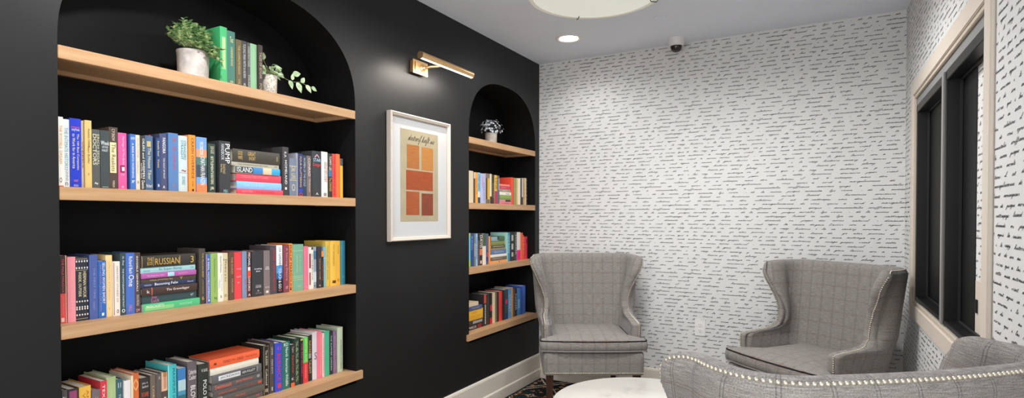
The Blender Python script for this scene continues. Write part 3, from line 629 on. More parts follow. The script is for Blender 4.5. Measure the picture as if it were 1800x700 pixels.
 ('B', 3, 'u', 1.0149, 1.037, 0, 0.1912, 0.13, 0.0038, '#ddd3c8', "white paperback with brown dotted edge, seventh upright from left, wide niche's third shelf", "books on wide niche's third shelf", [('P', 0.02, 0.98, '#8a6a58', 0.1, 0.2), ('T', 'GREATEST STORIES OF', '#8a7a70', 0.08, 0.75, 0.5, 0.75, 'v'), ('T', 'o', '#403a36', 0.88, 0.95, 0.5, 0.8, 'h')]),
 ('B', 3, 'u', 1.0382, 1.0551, 0, 0.2195, 0.149, 0.0025, '#34454a', "dark teal hardback with white lettering, eighth upright from left, wide niche's third shelf", "books on wide niche's third shelf", [('T', 'G. Ray', '#d8dede', 0.05, 0.2, 0.3, 0.7, 'v'), ('T', 'THE PHOTOGRAPHIC PORTRAIT', '#d8dede', 0.25, 0.88, 0.35, 0.65, 'v'), ('T', 'o', '#d8dede', 0.9, 0.96, 0.2, 0.8, 'h')]),
 ('B', 3, 'u', 1.0563, 1.0853, 0, 0.219, 0.149, 0.0038, '#4567b4', "blue hardback with large white script title, ninth upright from left, wide niche's third shelf", "books on wide niche's third shelf", [('T', 'Richard Bach', '#e4eaf8', 0.06, 0.34, 0.35, 0.75, 'v'), ('T', 'One', '#f2f5fc', 0.36, 0.55, 0.3, 0.9, 'v'), ('T', 'HALL', '#c77f9a', 0.85, 0.96, 0.3, 0.7, 'v')]),
 ('B', 3, 'u', 1.0859, 1.1055, 0, 0.2185, 0.149, 0.0056, '#4d3f40', "plum brown hardback with white capitals, tenth upright from left, wide niche's third shelf", "books on wide niche's third shelf", [('T', 'INVISIBLE GENERALS', '#efe9e6', 0.06, 0.64, 0.3, 0.58, 'v'), ('T', 'DOUG MELVILLE', '#cfc4c0', 0.7, 0.88, 0.3, 0.7, 'v'), ('T', 'SM', '#e8a0a8', 0.93, 0.98, 0.2, 0.8, 'h')]),
 ('B', 3, 's', 1.1107, 1.3224, 0, 0.0277, 0.15, 0.0005, '#4fb07a', "green paperback, bottom one of flat stack, wide niche's third shelf", "books on wide niche's third shelf", [('P', 0.03, 0.52, '#86c483', 0.1, 0.6), ('T', 'MASSACHUSETTS', '#e6f2d8', 0.05, 0.35, 0.45, 0.8, 'h'), ('T', 'investment', '#9ddcb0', 0.62, 0.85, 0.3, 0.7, 'h')]),
 ('B', 3, 's', 1.111, 1.313, 0.0281, 0.0302, 0.15, 0.0078, '#37494d', "dark teal hardback lettered in pink, seventh from top of flat stack, wide niche's third shelf", "books on wide niche's third shelf", [('T', 'Joy', '#d86aa0', 0.16, 0.26, 0.5, 0.9, 'h'), ('T', 'Luck', '#d86aa0', 0.16, 0.3, 0.1, 0.5, 'h'), ('T', '47', '#c9d0d0', 0.88, 0.94, 0.35, 0.65, 'h')]),
 ('B', 3, 's', 1.1082, 1.3115, 0.0587, 0.0284, 0.15, 0.0002, '#43322f', "dark brown hardback lettered in white, sixth from top of flat stack, wide niche's third shelf", "books on wide niche's third shelf", [('P', 0.16, 0.175, '#c46a4a', 0, 1), ('T', 'The Gravedigger', '#e6dcd4', 0.42, 0.85, 0.3, 0.7, 'h'), ('T', 'k', '#e6dcd4', 0.08, 0.13, 0.3, 0.7, 'h')]),
 ('B', 3, 's', 1.1061, 1.3094, 0.0875, 0.0176, 0.15, 0.006, '#2d3550', "navy hardback with bold white title, fifth from top of flat stack, wide niche's third shelf", "books on wide niche's third shelf", [('T', 'Becoming Felix', '#f2f2f0', 0.24, 0.66, 0.15, 0.85, 'h'), ('T', 'WILSON', '#c8cdd8', 0.06, 0.18, 0.35, 0.65, 'h'), ('T', 'Novel', '#c8cdd8', 0.84, 0.95, 0.35, 0.65, 'h')]),
 ('B', 3, 's', 1.1085, 1.3105, 0.1056, 0.0159, 0.15, 0.0068, '#54473c', "olive brown hardback with inverted title, fourth from top of flat stack, wide niche's third shelf", "books on wide niche's third shelf", [('T', 'My Hundred Wars', '#c9b890', 0.15, 0.55, 0.25, 0.75, 'i'), ('T', 'Y', '#d8b860', 0.68, 0.75, 0.2, 0.8, 'h')]),
 ('B', 3, 's', 1.1061, 1.3084, 0.1219, 0.0185, 0.15, 0.0001, '#a8589c', "magenta hardback with aqua blot, third from top of flat stack, wide niche's third shelf", "books on wide niche's third shelf", [('P', 0.46, 0.58, '#9fd0d6', 0.1, 0.9), ('T', 'Finding the One', '#ecc8e4', 0.1, 0.4, 0.3, 0.6, 'h'), ('T', 'BARBARA', '#d890b0', 0.66, 0.84, 0.3, 0.7, 'h')]),
 ('B', 3, 's', 1.1061, 1.3085, 0.1408, 0.0198, 0.15, 0.0063, '#96bfc0', "pale aqua hardback with dark script, second from top of flat stack, wide niche's third shelf", "books on wide niche's third shelf", [('T', 'So Super Skinny', '#44606a', 0.32, 0.74, 0.25, 0.8, 'h'), ('T', 'ADAMS', '#5d7f86', 0.05, 0.16, 0.3, 0.55, 'h'), ('T', 'VI', '#5d7f86', 0.9, 0.96, 0.3, 0.7, 'h')]),
 ('B', 3, 's', 1.1072, 1.3079, 0.161, 0.043, 0.15, 0.0029, '#37342f', "thick black hardback with large gold title, topmost of flat stack, wide niche's third shelf", "books on wide niche's third shelf", [('T', 'RUSSIAN', '#c9a24e', 0.24, 0.68, 0.2, 0.75, 'h'), ('T', 'THE', '#c9a24e', 0.1, 0.2, 0.55, 0.85, 'h'), ('T', 'BOOK', '#c9a24e', 0.1, 0.2, 0.2, 0.5, 'h'), ('P', 0.01, 0.02, '#b08d48', 0, 1), ('P', 0.69, 0.7, '#b08d48', 0.1, 0.9), ('P', 0.215, 0.222, '#b08d48', 0.1, 0.9), ('T', '3', '#c9a24e', 0.9, 0.96, 0.2, 0.8, 'h')]),
 ('B', 3, 'u', 1.3234, 1.3487, 0, 0.2216, 0.151, 0.0046, '#46403c', "tall charcoal hardback with ochre lettering, eleventh upright from left, wide niche's third shelf", "books on wide niche's third shelf", [('T', 'THE PELICAN BRIEF', '#c8a94e', 0.08, 0.52, 0.45, 0.72, 'v'), ('T', 'JOHN GRISHAM', '#b89a48', 0.56, 0.82, 0.45, 0.66, 'v'), ('T', '6', '#c8a94e', 0.86, 0.93, 0.4, 0.75, 'h')]),
 ('B', 3, 'u', 1.3495, 1.3662, 0, 0.1977, 0.134, 0.0001, '#3c65b0', "blue paperback with orange edge, twelfth upright from left, wide niche's third shelf", "books on wide niche's third shelf", [('P', 0, 1, '#d88a50', 0, 0.14), ('T', 'A REAL HOMECOMING', '#dfe8f6', 0.08, 0.9, 0.35, 0.75, 'v'), ('P', 0.92, 0.96, '#dfe8f6', 0.45, 0.75)]),
 ('B', 3, 'u', 1.3678, 1.3985, 0, 0.1998, 0.136, 0.0004, '#8aa95c', "leaf green hardback, thirteenth upright from left, wide niche's third shelf", "books on wide niche's third shelf", [('T', 'The Liberal Cure', '#4f6a35', 0.1, 0.48, 0.45, 0.65, 'v'), ('T', 'Wasserman', '#6a8848', 0.55, 0.8, 0.5, 0.66, 'v'), ('T', 'N', '#33452a', 0.89, 0.94, 0.5, 0.8, 'h')]),
 ('B', 3, 'u', 1.3994, 1.4227, 0, 0.1986, 0.135, 0.0014, '#dcd8cb', "white hardback with dark and blue lettering, fourteenth upright from left, wide niche's third shelf", "books on wide niche's third shelf", [('T', 'Good Omens', '#55524a', 0.06, 0.4, 0.4, 0.7, 'v'), ('T', 'Story Time', '#9ab4c8', 0.44, 0.78, 0.5, 0.8, 'v'), ('T', 'Gate', '#8aa4c0', 0.55, 0.72, 0.15, 0.4, 'v'), ('T', 'a', '#33312c', 0.87, 0.92, 0.4, 0.7, 'h')]),
 ('B', 3, 'u', 1.4236, 1.4486, 0, 0.198, 0.135, 0.0076, '#cbbd98', "beige hardback with script title, fifteenth upright from left, wide niche's third shelf", "books on wide niche's third shelf", [('T', 'Pedro y Lu', '#4f463a', 0.18, 0.6, 0.3, 0.7, 'v'), ('T', 'le', '#5d5344', 0.12, 0.16, 0.2, 0.8, 'h'), ('T', 'o', '#6a5a48', 0.86, 0.92, 0.3, 0.7, 'h')]),
 ('B', 3, 'u', 1.4508, 1.4719, 0, 0.1999, 0.136, 0.0016, '#5d4638', "brown hardback with tan lettering, sixteenth upright from left, wide niche's third shelf", "books on wide niche's third shelf", [('T', 'THE DUKES', '#d0a068', 0.1, 0.46, 0.35, 0.7, 'v'), ('T', 'TRADER', '#b89878', 0.54, 0.85, 0.4, 0.7, 'v')]),
 ('B', 3, 'u', 1.4751, 1.5093, 0, 0.1986, 0.135, 0.006, '#dc4148', "bright red hardback, seventeenth upright from left, wide niche's third shelf", "books on wide niche's third shelf", [('T', 'swing', '#f2b8b4', 0.34, 0.38, 0.3, 0.9, 'h'), ('T', 'mark', '#f2b8b4', 0.5, 0.54, 0.3, 0.9, 'h'), ('T', 'ey', '#f2b8b4', 0.64, 0.67, 0.4, 0.7, 'h')]),
 ('B', 3, 'u', 1.5125, 1.5346, 0, 0.1998, 0.136, 0.0074, '#7488a4', "grey-blue hardback, eighteenth upright from left, wide niche's third shelf", "books on wide niche's third shelf", [('T', 'NINE', '#c04a58', 0.6, 0.72, 0.5, 0.8, 'v'), ('T', 'o', '#d05060', 0.78, 0.83, 0.5, 0.9, 'h')]),
 ('B', 3, 'u', 1.5355, 1.5552, 0, 0.1994, 0.136, 0.0075, '#5a2c2a', "dark red hardback with white capitals, nineteenth upright from left, wide niche's third shelf", "books on wide niche's third shelf", [('P', 0.15, 0.3, '#2c2422', 0, 1), ('T', 'MICHAEL', '#f2ece8', 0.03, 0.32, 0.25, 0.75, 'v'), ('P', 0.34, 0.42, '#dcd4d0', 0.2, 0.8), ('P', 0.42, 0.56, '#d84a34', 0.1, 0.9), ('T', 'OXFORD', '#f0e8e4', 0.55, 0.86, 0.2, 0.7, 'v'), ('T', 'A', '#f2ece8', 0.92, 0.97, 0.2, 0.8, 'h')]),
 ('B', 3, 'u', 1.5571, 1.6115, 0, 0.1986, 0.135, 0.0028, '#37373a', "thick black hardback with small white title, twentieth upright from left, wide niche's third shelf", "books on wide niche's third shelf", [('T', 'breaking', '#f0f0f0', 0.375, 0.415, 0.2, 0.85, 'h'), ('T', 'dawn', '#f0f0f0', 0.425, 0.46, 0.32, 0.7, 'h'), ('T', 'STEPHENIE', '#cfcfcf', 0.75, 0.77, 0.3, 0.8, 'h'), ('T', 'MEYER', '#cfcfcf', 0.78, 0.81, 0.3, 0.8, 'h'), ('T', 'A', '#dddddd', 0.86, 0.89, 0.45, 0.6, 'h'), ('T', 'LITTLE', '#bbbbbb', 0.92, 0.935, 0.3, 0.8, 'h')]),
 ('B', 3, 'u', 1.6154, 1.6463, 0, 0.1983, 0.135, 0.0028, '#786b6a', "taupe hardback with small pale title, twenty-first upright from left, wide niche's third shelf", "books on wide niche's third shelf", [('T', 'new', '#e6dedc', 0.36, 0.39, 0.25, 0.8, 'h'), ('T', 'moon', '#e6dedc', 0.4, 0.43, 0.2, 0.85, 'h'), ('T', 'MEYER', '#cfc4c0', 0.81, 0.84, 0.15, 0.85, 'h'), ('P', 0.9, 0.95, '#d8d0cc', 0.3, 0.7)]),
 ('B', 3, 'u', 1.649, 1.6811, 0, 0.2182, 0.148, 0.0042, '#4c4449', "charcoal hardback with red lettering, twenty-second upright from left, wide niche's third shelf", "books on wide niche's third shelf", [('T', 'JAMES HENDERSON', '#b83a40', 0.05, 0.92, 0.35, 0.75, 'v')]),
 ('B', 3, 'u', 1.6827, 1.715, 0, 0.2185, 0.149, 0.0062, '#e6ebee', "white hardback fading to blue and black foot, twenty-third upright from left, wide niche's third shelf", "books on wide niche's third shelf", [('P', 0.42, 0.58, '#4a92cc', 0, 1), ('P', 0.58, 0.7, '#22629f', 0, 1), ('P', 0.7, 1, '#1b2733', 0, 1), ('T', 'LISA GARDNER', '#59636b', 0.04, 0.44, 0.35, 0.75, 'v'), ('T', 'TOUCH & GO', '#e8eef2', 0.48, 0.9, 0.3, 0.75, 'v'), ('T', 'o', '#d05a50', 0.91, 0.96, 0.3, 0.8, 'h')]),
 ('B', 3, 'u', 1.7176, 1.7476, 0, 0.2188, 0.149, 0.0009, '#7c3f4b', "maroon hardback with script title, twenty-fourth upright from left, wide niche's third shelf", "books on wide niche's third shelf", [('T', 'A Stirring Desire', '#c79aa4', 0.06, 0.75, 0.3, 0.7, 'v'), ('T', '#', '#c79aa4', 0.86, 0.93, 0.3, 0.7, 'h')]),
 ('B', 3, 'u', 1.7482, 1.7693, 0, 0.224, 0.152, 0.006, '#e08a3c', "orange hardback with black capitals, twenty-fifth upright from left, wide niche's third shelf", "books on wide niche's third shelf", [('T', 'PHILLIP MARGOLIN', '#3a2414', 0.03, 0.92, 0.25, 0.75, 'v'), ('P', 0.93, 0.97, '#3a2414', 0.3, 0.7)]),
 ('B', 3, 'u', 1.772, 1.833, 0, 0.2185, 0.149, 0.0064, '#6f9f86', "sage green hardback with gold bands, twenty-sixth upright from left, wide niche's third shelf", "books on wide niche's third shelf", [('P', 0.135, 0.142, '#c3c79a', 0, 1), ('T', 'TALES OF THE GREAT', '#c3c79a', 0.22, 0.62, 0.3, 0.44, 'v'), ('T', 'Garden Verse', '#9fbf9f', 0.22, 0.62, 0.6, 0.72, 'v'), ('P', 0.685, 0.692, '#c3c79a', 0, 1), ('P', 0.72, 0.726, '#c3c79a', 0, 1), ('P', 0.76, 0.766, '#c3c79a', 0, 1), ('T', 'DOUBLE', '#c3c79a', 0.89, 0.92, 0.4, 0.75, 'h')]),
 ('B', 3, 'u', 1.8347, 1.8601, 0, 0.2072, 0.141, 0.0069, '#d56a84', "pink hardback, twenty-seventh upright from left, wide niche's third shelf", "books on wide niche's third shelf", [('T', 'b', '#f0b8c4', 0.93, 0.96, 0.5, 0.8, 'h')]),
 ('B', 3, 'u', 1.8607, 1.8864, 0, 0.2013, 0.137, 0.0003, '#d9d2c8', "white paperback with dark photo strip, twenty-eighth upright from left, wide niche's third shelf", "books on wide niche's third shelf", [('P', 0.15, 0.5, '#7a4048', 0, 0.4), ('P', 0, 0.06, '#4a3a32', 0.5, 0.95), ('T', 'GUIDEBOOK', '#4a4440', 0.15, 0.8, 0.6, 0.85, 'v'), ('P', 0.6, 0.9, '#8a5a5a', 0, 0.35)]),
 ('B', 3, 'u', 1.8882, 1.9102, 0, 0.202, 0.137, 0.0076, '#8d9aa4', "grey-blue paperback, twenty-ninth upright from left, wide niche's third shelf", "books on wide niche's third shelf", [('P', 0.1, 0.3, '#4a6f8c', 0, 1), ('P', 0.6, 0.85, '#c4ccd0', 0, 1), ('T', 'e', '#40484c', 0.92, 0.96, 0.3, 0.7, 'h')]),
 ('B', 3, 'u', 1.9126, 1.9375, 0, 0.2013, 0.137, 0.0007, '#3a3438', "black hardback with small gold lettering, thirtieth upright from left, wide niche's third shelf", "books on wide niche's third shelf", [('T', 'THE DARK TOWER', '#c0a060', 0.28, 0.8, 0.4, 0.65, 'v'), ('T', '6', '#c0b8b0', 0.92, 0.96, 0.3, 0.7, 'h')]),
 ('B', 3, 'u', 1.9381, 1.951, 0, 0.1806, 0.123, 0.0027, '#2a2724', "slim black paperback with orange top, thirty-first upright from left, wide niche's third shelf", "books on wide niche's third shelf", [('P', 0, 0.16, '#e08838', 0, 1), ('T', 'LONDON', '#b04038', 0.3, 0.8, 0.22, 0.78, 'v')]),
 ('B', 3, 'u', 1.9522, 1.967, 0, 0.2006, 0.136, 0.0049, '#79a8b4', "pale blue-grey hardback, thirty-second upright from left, wide niche's third shelf", "books on wide niche's third shelf", [('P', 0.28, 0.29, '#c4d4d6', 0, 1)]),
 ('B', 3, 'u', 1.9683, 1.994, 0, 0.2274, 0.155, 0.0073, '#c8a84a', "tall olive yellow hardback, thirty-third upright from left, wide niche's third shelf", "books on wide niche's third shelf", [('T', 'THE BLUEST ROSE', '#7f8f50', 0.1, 0.85, 0.3, 0.65, 'v')]),
 ('B', 3, 'u', 1.9953, 2.035, 0, 0.2271, 0.154, 0.0027, '#d9ae48', "tall golden yellow hardback, thirty-fourth upright from left, wide niche's third shelf", "books on wide niche's third shelf", [('T', 'POST MODERNISM', '#8a6a22', 0.08, 0.55, 0.4, 0.65, 'v'), ('T', '-', '#5a3a14', 0.88, 0.94, 0.3, 0.85, 'h')]),
 ('B', 3, 'u', 2.0369, 2.0638, 0, 0.2258, 0.154, 0.0074, '#d9a53c', "tall amber yellow hardback, thirty-fifth upright from left, wide niche's third shelf", "books on wide niche's third shelf", [('T', 'SYLVIA', '#9a742a', 0.1, 0.3, 0.3, 0.7, 'v'), ('T', 'B', '#9a742a', 0.86, 0.92, 0.3, 0.7, 'h')]),
 ('B', 3, 'u', 2.0658, 2.0958, 0, 0.2251, 0.153, 0.0044, '#3a8094', "teal hardback, thirty-sixth upright from left, wide niche's third shelf", "books on wide niche's third shelf", [('T', 'x', '#8fc0c8', 0.81, 0.84, 0.3, 0.7, 'h'), ('P', 0.16, 0.165, '#6aa4b0', 0, 1)]),
 ('B', 4, 'u', 0.8616, 0.8765, 0, 0.2275, 0.155, 0.0025, '#56514f', "charcoal book with cream lettering, first upright from left, wide niche's lowest shelf", "books on wide niche's lowest shelf", [('T', 'TH', '#e0dcd0', 0.1, 0.2, 0.1, 0.7, 'h')]),
 ('B', 4, 'u', 0.8786, 0.9074, 0, 0.2247, 0.153, 0.0025, '#3a3438', "black book with magenta cover panel, second upright from left, wide niche's lowest shelf", "books on wide niche's lowest shelf", [('P', 0.03, 0.7, '#9a4a72', 0.12, 0.85), ('T', 'MAGIC', '#f0c8d8', 0.2, 0.3, 0.2, 0.8, 'h')]),
 ('B', 4, 'u', 0.9096, 0.9435, 0, 0.2243, 0.153, 0.0014, '#e2b04a', "amber yellow book with orange lettering, third upright from left, wide niche's lowest shelf", "books on wide niche's lowest shelf", [('T', 'WOMAN', '#b86a28', 0.1, 0.6, 0.25, 0.5, 'v'), ('T', 'ANCIENT', '#b86a28', 0.06, 0.6, 0.58, 0.8, 'v')]),
 ('B', 4, 'u', 0.946, 0.9707, 0, 0.2034, 0.138, 0.0006, '#6f6468', "mauve grey book with gold mark, fourth upright from left, wide niche's lowest shelf", "books on wide niche's lowest shelf", [('T', 'X', '#c0a868', 0.1, 0.3, 0.4, 0.7, 'v')]),
 ('B', 4, 'u', 0.9714, 0.9908, 0, 0.2291, 0.156, 0.0012, '#c93848', "red paperback with white lettering, fifth upright from left, wide niche's lowest shelf", "books on wide niche's lowest shelf", [('T', 'TEXAS TRAIL', '#f2e0dc', 0.06, 0.7, 0.3, 0.7, 'v')]),
 ('B', 4, 'u', 0.9923, 1.0215, 0, 0.2353, 0.16, 0.0055, '#a3b782', "pale green hardback, sixth upright from left, wide niche's lowest shelf", "books on wide niche's lowest shelf", [('T', 'GARDENS', '#bccaa0', 0.2, 0.6, 0.4, 0.6, 'v')]),
 ('B', 4, 'u', 1.0233, 1.0437, 0, 0.2208, 0.15, 0.008, '#3e5f68', "dark teal hardback with silver lettering, seventh upright from left, wide niche's lowest shelf", "books on wide niche's lowest shelf", [('T', '||', '#c0ccd0', 0.06, 0.14, 0.3, 0.75, 'h'), ('T', 'THE LAW', '#c0ccd0', 0.24, 0.55, 0.4, 0.7, 'v')]),
 ('B', 4, 'u', 1.046, 1.067, 0, 0.2108, 0.143, 0.0013, '#d8d4d4', "plain white book, eighth upright from left, wide niche's lowest shelf", "books on wide niche's lowest shelf", []),
 ('B', 4, 'u', 1.0684, 1.0754, 0, 0.2235, 0.152, 0.0004, '#d9cbb2', "thin cream book, ninth upright from left, wide niche's lowest shelf", "books on wide niche's lowest shelf", []),
 ('B', 4, 'u', 1.076, 1.0982, 0, 0.2271, 0.154, 0.0079, '#cf6a38', "burnt orange book with pale diamond, tenth upright from left, wide niche's lowest shelf", "books on wide niche's lowest shelf", [('T', '<>', '#f0b878', 0.08, 0.28, 0.1, 0.9, 'h'), ('T', 'HOLY COW', '#e8b890', 0.4, 0.95, 0.25, 0.5, 'v'), ('T', 'MAPLESON', '#e8a878', 0.4, 0.95, 0.6, 0.85, 'v')]),
 ('B', 4, 'u', 1.0998, 1.134, 0, 0.2054, 0.14, 0.0043, '#33312f', "black hardback with white and red lettering, eleventh upright from left, wide niche's lowest shelf", "books on wide niche's lowest shelf", [('T', 'John A.', '#dcd8d0', 0.08, 0.12, 0.2, 0.8, 'h'), ('T', 'Sanford', '#dcd8d0', 0.14, 0.18, 0.2, 0.8, 'h'), ('T', 'THE CHAMBER', '#c85a40', 0.26, 0.34, 0.12, 0.85, 'h'), ('T', 'A', '#c8a860', 0.44, 0.5, 0.4, 0.6, 'h')]),
 ('B', 4, 'u', 1.1351, 1.1537, 0, 0.2085, 0.142, 0.0032, '#6a5d54', "taupe hardback with gilt lettering, twelfth upright from left, wide niche's lowest shelf", "books on wide niche's lowest shelf", [('T', 'LORD LESTER', '#c8ac70', 0.2, 0.9, 0.35, 0.7, 'v')]),
 ('B', 4, 'u', 1.155, 1.1736, 0, 0.208, 0.141, 0.0019, '#5b5250', "grey hardback with gilt lettering, thirteenth upright from left, wide niche's lowest shelf", "books on wide niche's lowest shelf", [('T', 'x', '#c0b0a0', 0.05, 0.1, 0.4, 0.8, 'h'), ('T', 'PATTERNS', '#c8ac70', 0.5, 0.95, 0.4, 0.7, 'v')]),
 ('B', 4, 'u', 1.1747, 1.197, 0, 0.2082, 0.142, 0.0048, '#54463f', "dark brown book with portrait photo top, fourteenth upright from left, wide niche's lowest shelf", "books on wide niche's lowest shelf", [('P', 0, 0.34, '#d9b094', 0, 1), ('P', 0.05, 0.3, '#c08a70', 0.35, 0.85), ('P', 0.0, 0.08, '#a8784c', 0.3, 0.9), ('T', 'LEWIS', '#e0d4c8', 0.45, 0.9, 0.4, 0.75, 'v')]),
 ('B', 4, 'u', 1.2005, 1.2322, 0, 0.2288, 0.156, 0.0066, '#48b6b8', "turquoise hardback with navy lettering, fifteenth upright from left, wide niche's lowest shelf", "books on wide niche's lowest shelf", [('P', 0, 1, '#8fd4d0', 0, 0.12), ('T', 'MAXIMUM SNEWMAN', '#1f5f78', 0.06, 0.95, 0.5, 0.82, 'v')]),
 ('B', 4, 'u', 1.2365, 1.2652, 0, 0.2094, 0.142, 0.0036, '#4a88a8', "blue seascape paperback, sixteenth upright from left, wide niche's lowest shelf", "books on wide niche's lowest shelf", [('P', 0, 0.22, '#3f78b0', 0, 1), ('P', 0.22, 0.42, '#a8c4c8', 0, 1), ('P', 0.5, 0.75, '#2f6a70', 0, 1), ('T', 'ANDREI', '#d8c088', 0.7, 0.98, 0.45, 0.8, 'v')]),
 ('B', 4, 'u', 1.2734, 1.3099, 0, 0.2255, 0.153, 0.0034, '#63595d', "thick mauve grey hardback with white lettering, seventeenth upright from left, wide niche's lowest shelf", "books on wide niche's lowest shelf", [('T', 'Catherine', '#e6e0e0', 0.14, 0.22, 0.08, 0.92, 'h'), ('T', 'Coulter', '#e6e0e0', 0.235, 0.315, 0.12, 0.88, 'h'), ('T', 'BLOW OUT', '#f0ecec', 0.42, 0.98, 0.3, 0.8, 'v')]),
 ('B', 4, 'u', 1.3134, 1.3554, 0, 0.2073, 0.141, 0.0004, '#30332f', "thick black hardback with white script, eighteenth upright from left, wide niche's lowest shelf", "books on wide niche's lowest shelf", [('T', 'W. BLAKE', '#d0d4d0', 0.1, 0.16, 0.3, 0.9, 'h'), ('T', 'POLO BREST', '#e4e8e4', 0.32, 0.95, 0.45, 0.8, 'v')]),
 ('B', 4, 's', 1.4194, 1.6084, 0, 0.0249, 0.15, 0.0073, '#5b585a', "grey hardback, bottom one of flat stack, wide niche's lowest shelf", "books on wide niche's lowest shelf", [('T', 'JAMES PATTERSON', '#d8664c', 0.3, 0.62, 0.35, 0.65, 'h'), ('T', 'ne', '#d8664c', 0.82, 0.9, 0.35, 0.65, 'h')]),
 ('B', 4, 's', 1.4177, 1.6072, 0.0253, 0.0291, 0.15, 0.0003, '#58534f', "dark grey hardback lettered in orange, sixth from top of flat stack, wide niche's lowest shelf", "books on wide niche's lowest shelf", [('T', 'Hundred', '#d8664c', 0.3, 0.52, 0.35, 0.65, 'h')]),
 ('B', 4, 's', 1.3767, 1.6052, 0.0548, 0.0258, 0.15, 0.0039, '#56504e', "charcoal hardback with orange emblem, fifth from top of flat stack, wide niche's lowest shelf", "books on wide niche's lowest shelf", [('T', 'ELEVENTH KINGDOM', '#c86a54', 0.1, 0.45, 0.35, 0.65, 'h'), ('T', 'Thriller', '#a85a4a', 0.64, 0.84, 0.35, 0.65, 'h'), ('P', 0.9, 0.97, '#c8503c', 0.3, 0.75)]),
 ('B', 4, 's', 1.372, 1.6032, 0.0809, 0.0307, 0.15, 0.0067, '#5c5a5a', "grey hardback lettered in orange, fourth from top of flat stack, wide niche's lowest shelf", "books on wide niche's lowest shelf", [('T', 'Swimsuit', '#ee6e50', 0.06, 0.38, 0.2, 0.75, 'h'), ('T', 'James Patterson', '#ee6e50', 0.46, 0.8, 0.3, 0.7, 'h'), ('T', '0', '#c8c8c8', 0.9, 0.95, 0.3, 0.7, 'h')]),
 ('B', 4, 's', 1.3712, 1.5981, 0.112, 0.0359, 0.15, 0.001, '#626062', "grey hardback with white title panel, third from top of flat stack, wide niche's lowest shelf", "books on wide niche's lowest shelf", [('P', 0.12, 0.55, '#d8dadb', 0.25, 0.78), ('P', 0.57, 0.88, '#3a3a3c', 0.25, 0.78), ('T', 'JACKDAWS', '#2a2a2c', 0.15, 0.53, 0.36, 0.68, 'h'), ('T', 'KEN FOLLETT', '#e0e0e0', 0.59, 0.86, 0.38, 0.66, 'h'), ('P', 0.905, 0.91, '#d0d0d0', 0.2, 0.8)]),
 ('B', 4, 's', 1.3658, 1.5873, 0.1483, 0.026, 0.15, 0.0059, '#d9d2c2', "plain cream book, second from top of flat stack, wide niche's lowest shelf", "books on wide niche's lowest shelf", []),
 ('B', 4, 's', 1.3642, 1.5928, 0.1747, 0.0366, 0.15, 0.0076, '#e5653f', "bright orange hardback with dark lettering, topmost of flat stack, wide niche's lowest shelf", "books on wide niche's lowest shelf", [('T', 'FORD', '#8a3a20', 0.26, 0.4, 0.35, 0.65, 'h'), ('T', 'THE A', '#8a3a20', 0.42, 0.5, 0.42, 0.6, 'h'), ('T', 'DEED', '#8a3a20', 0.53, 0.66, 0.35, 0.65, 'h'), ('T', 'THOUGHTFUL', '#a84a2c', 0.7, 0.95, 0.38, 0.62, 'h'), ('P', 0.08, 0.13, '#8a3a20', 0.35, 0.6)]),
 ('B', 4, 'u', 1.6094, 1.6405, 0, 0.2226, 0.151, 0.005, '#2a2624', "black hardback with cream border line, nineteenth upright from left, wide niche's lowest shelf", "books on wide niche's lowest shelf", [('P', 0.015, 0.985, '#b8a890', 0.12, 0.16), ('P', 0.015, 0.985, '#b8a890', 0.84, 0.88), ('P', 0.015, 0.02, '#b8a890', 0.12, 0.88), ('T', 'The AUDEN', '#d8ceb8', 0.1, 0.4, 0.35, 0.68, 'v'), ('T', 'Collected', '#d8ceb8', 0.48, 0.8, 0.35, 0.68, 'v'), ('T', '18', '#d8ceb8', 0.87, 0.94, 0.3, 0.7, 'h')]),
 ('B', 4, 'u', 1.6444, 1.6667, 0, 0.2301, 0.156, 0.0063, '#4f4541', "brown-black hardback, twentieth upright from left, wide niche's lowest shelf", "books on wide niche's lowest shelf", [('T', 'LEWIS', '#d0c8c0', 0.1, 0.25, 0.35, 0.7, 'v'), ('T', 'MAIN BOYS', '#d0c8c0', 0.34, 0.62, 0.35, 0.7, 'v'), ('T', 'I', '#d0c8c0', 0.88, 0.95, 0.4, 0.6, 'h')]),
 ('B', 4, 'u', 1.6684, 1.7064, 0, 0.2214, 0.151, 0.0009, '#3a4cb8', "vivid blue hardback with red lettering, twenty-first upright from left, wide niche's lowest shelf", "books on wide niche's lowest shelf", [('T', '41', '#9a4ac0', 0.06, 0.16, 0.2, 0.8, 'h'), ('T', 'BERNICE', '#c8384c', 0.22, 0.78, 0.25, 0.75, 'v'), ('P', 0.83, 0.93, '#c8384c', 0.3, 0.8)]),
 ('B', 4, 'u', 1.7082, 1.7509, 0, 0.2171, 0.148, 0.0035, '#2f6a5c', "dark green hardback with bold white title, twenty-second upright from left, wide niche's lowest shelf", "books on wide niche's lowest shelf", [('T', 'RD', '#dfe8e0', 0.02, 0.09, 0.2, 0.75, 'h'), ('T', 'North American Wildlife', '#eef2e6', 0.12, 0.94, 0.4, 0.72, 'v')]),
 ('B', 4, 'u', 1.7528, 1.7737, 0, 0.1993, 0.136, 0.0012, '#37302e', "black paperback with orange foot, twenty-third upright from left, wide niche's lowest shelf", "books on wide niche's lowest shelf", [('P', 0.9, 1, '#d8683c', 0, 1), ('T', 'Taylor', '#d0c0b0', 0.05, 0.2, 0.22, 0.78, 'v'), ('T', 'Beyond Liner', '#d86a48', 0.26, 0.68, 0.25, 0.75, 'v'), ('T', 'K', '#d8d0c8', 0.78, 0.84, 0.2, 0.8, 'h')]),
 ('B', 4, 'u', 1.7762, 1.8081, 0, 0.2225, 0.151, 0.0068, '#2c4036', "dark green hardback with ornate gilt spine, twenty-fourth upright from left, wide niche's lowest shelf", "books on wide niche's lowest shelf", [('T', '%&%&%&%', '#9fa878', 0.06, 0.92, 0.3, 0.7, 'v')]),
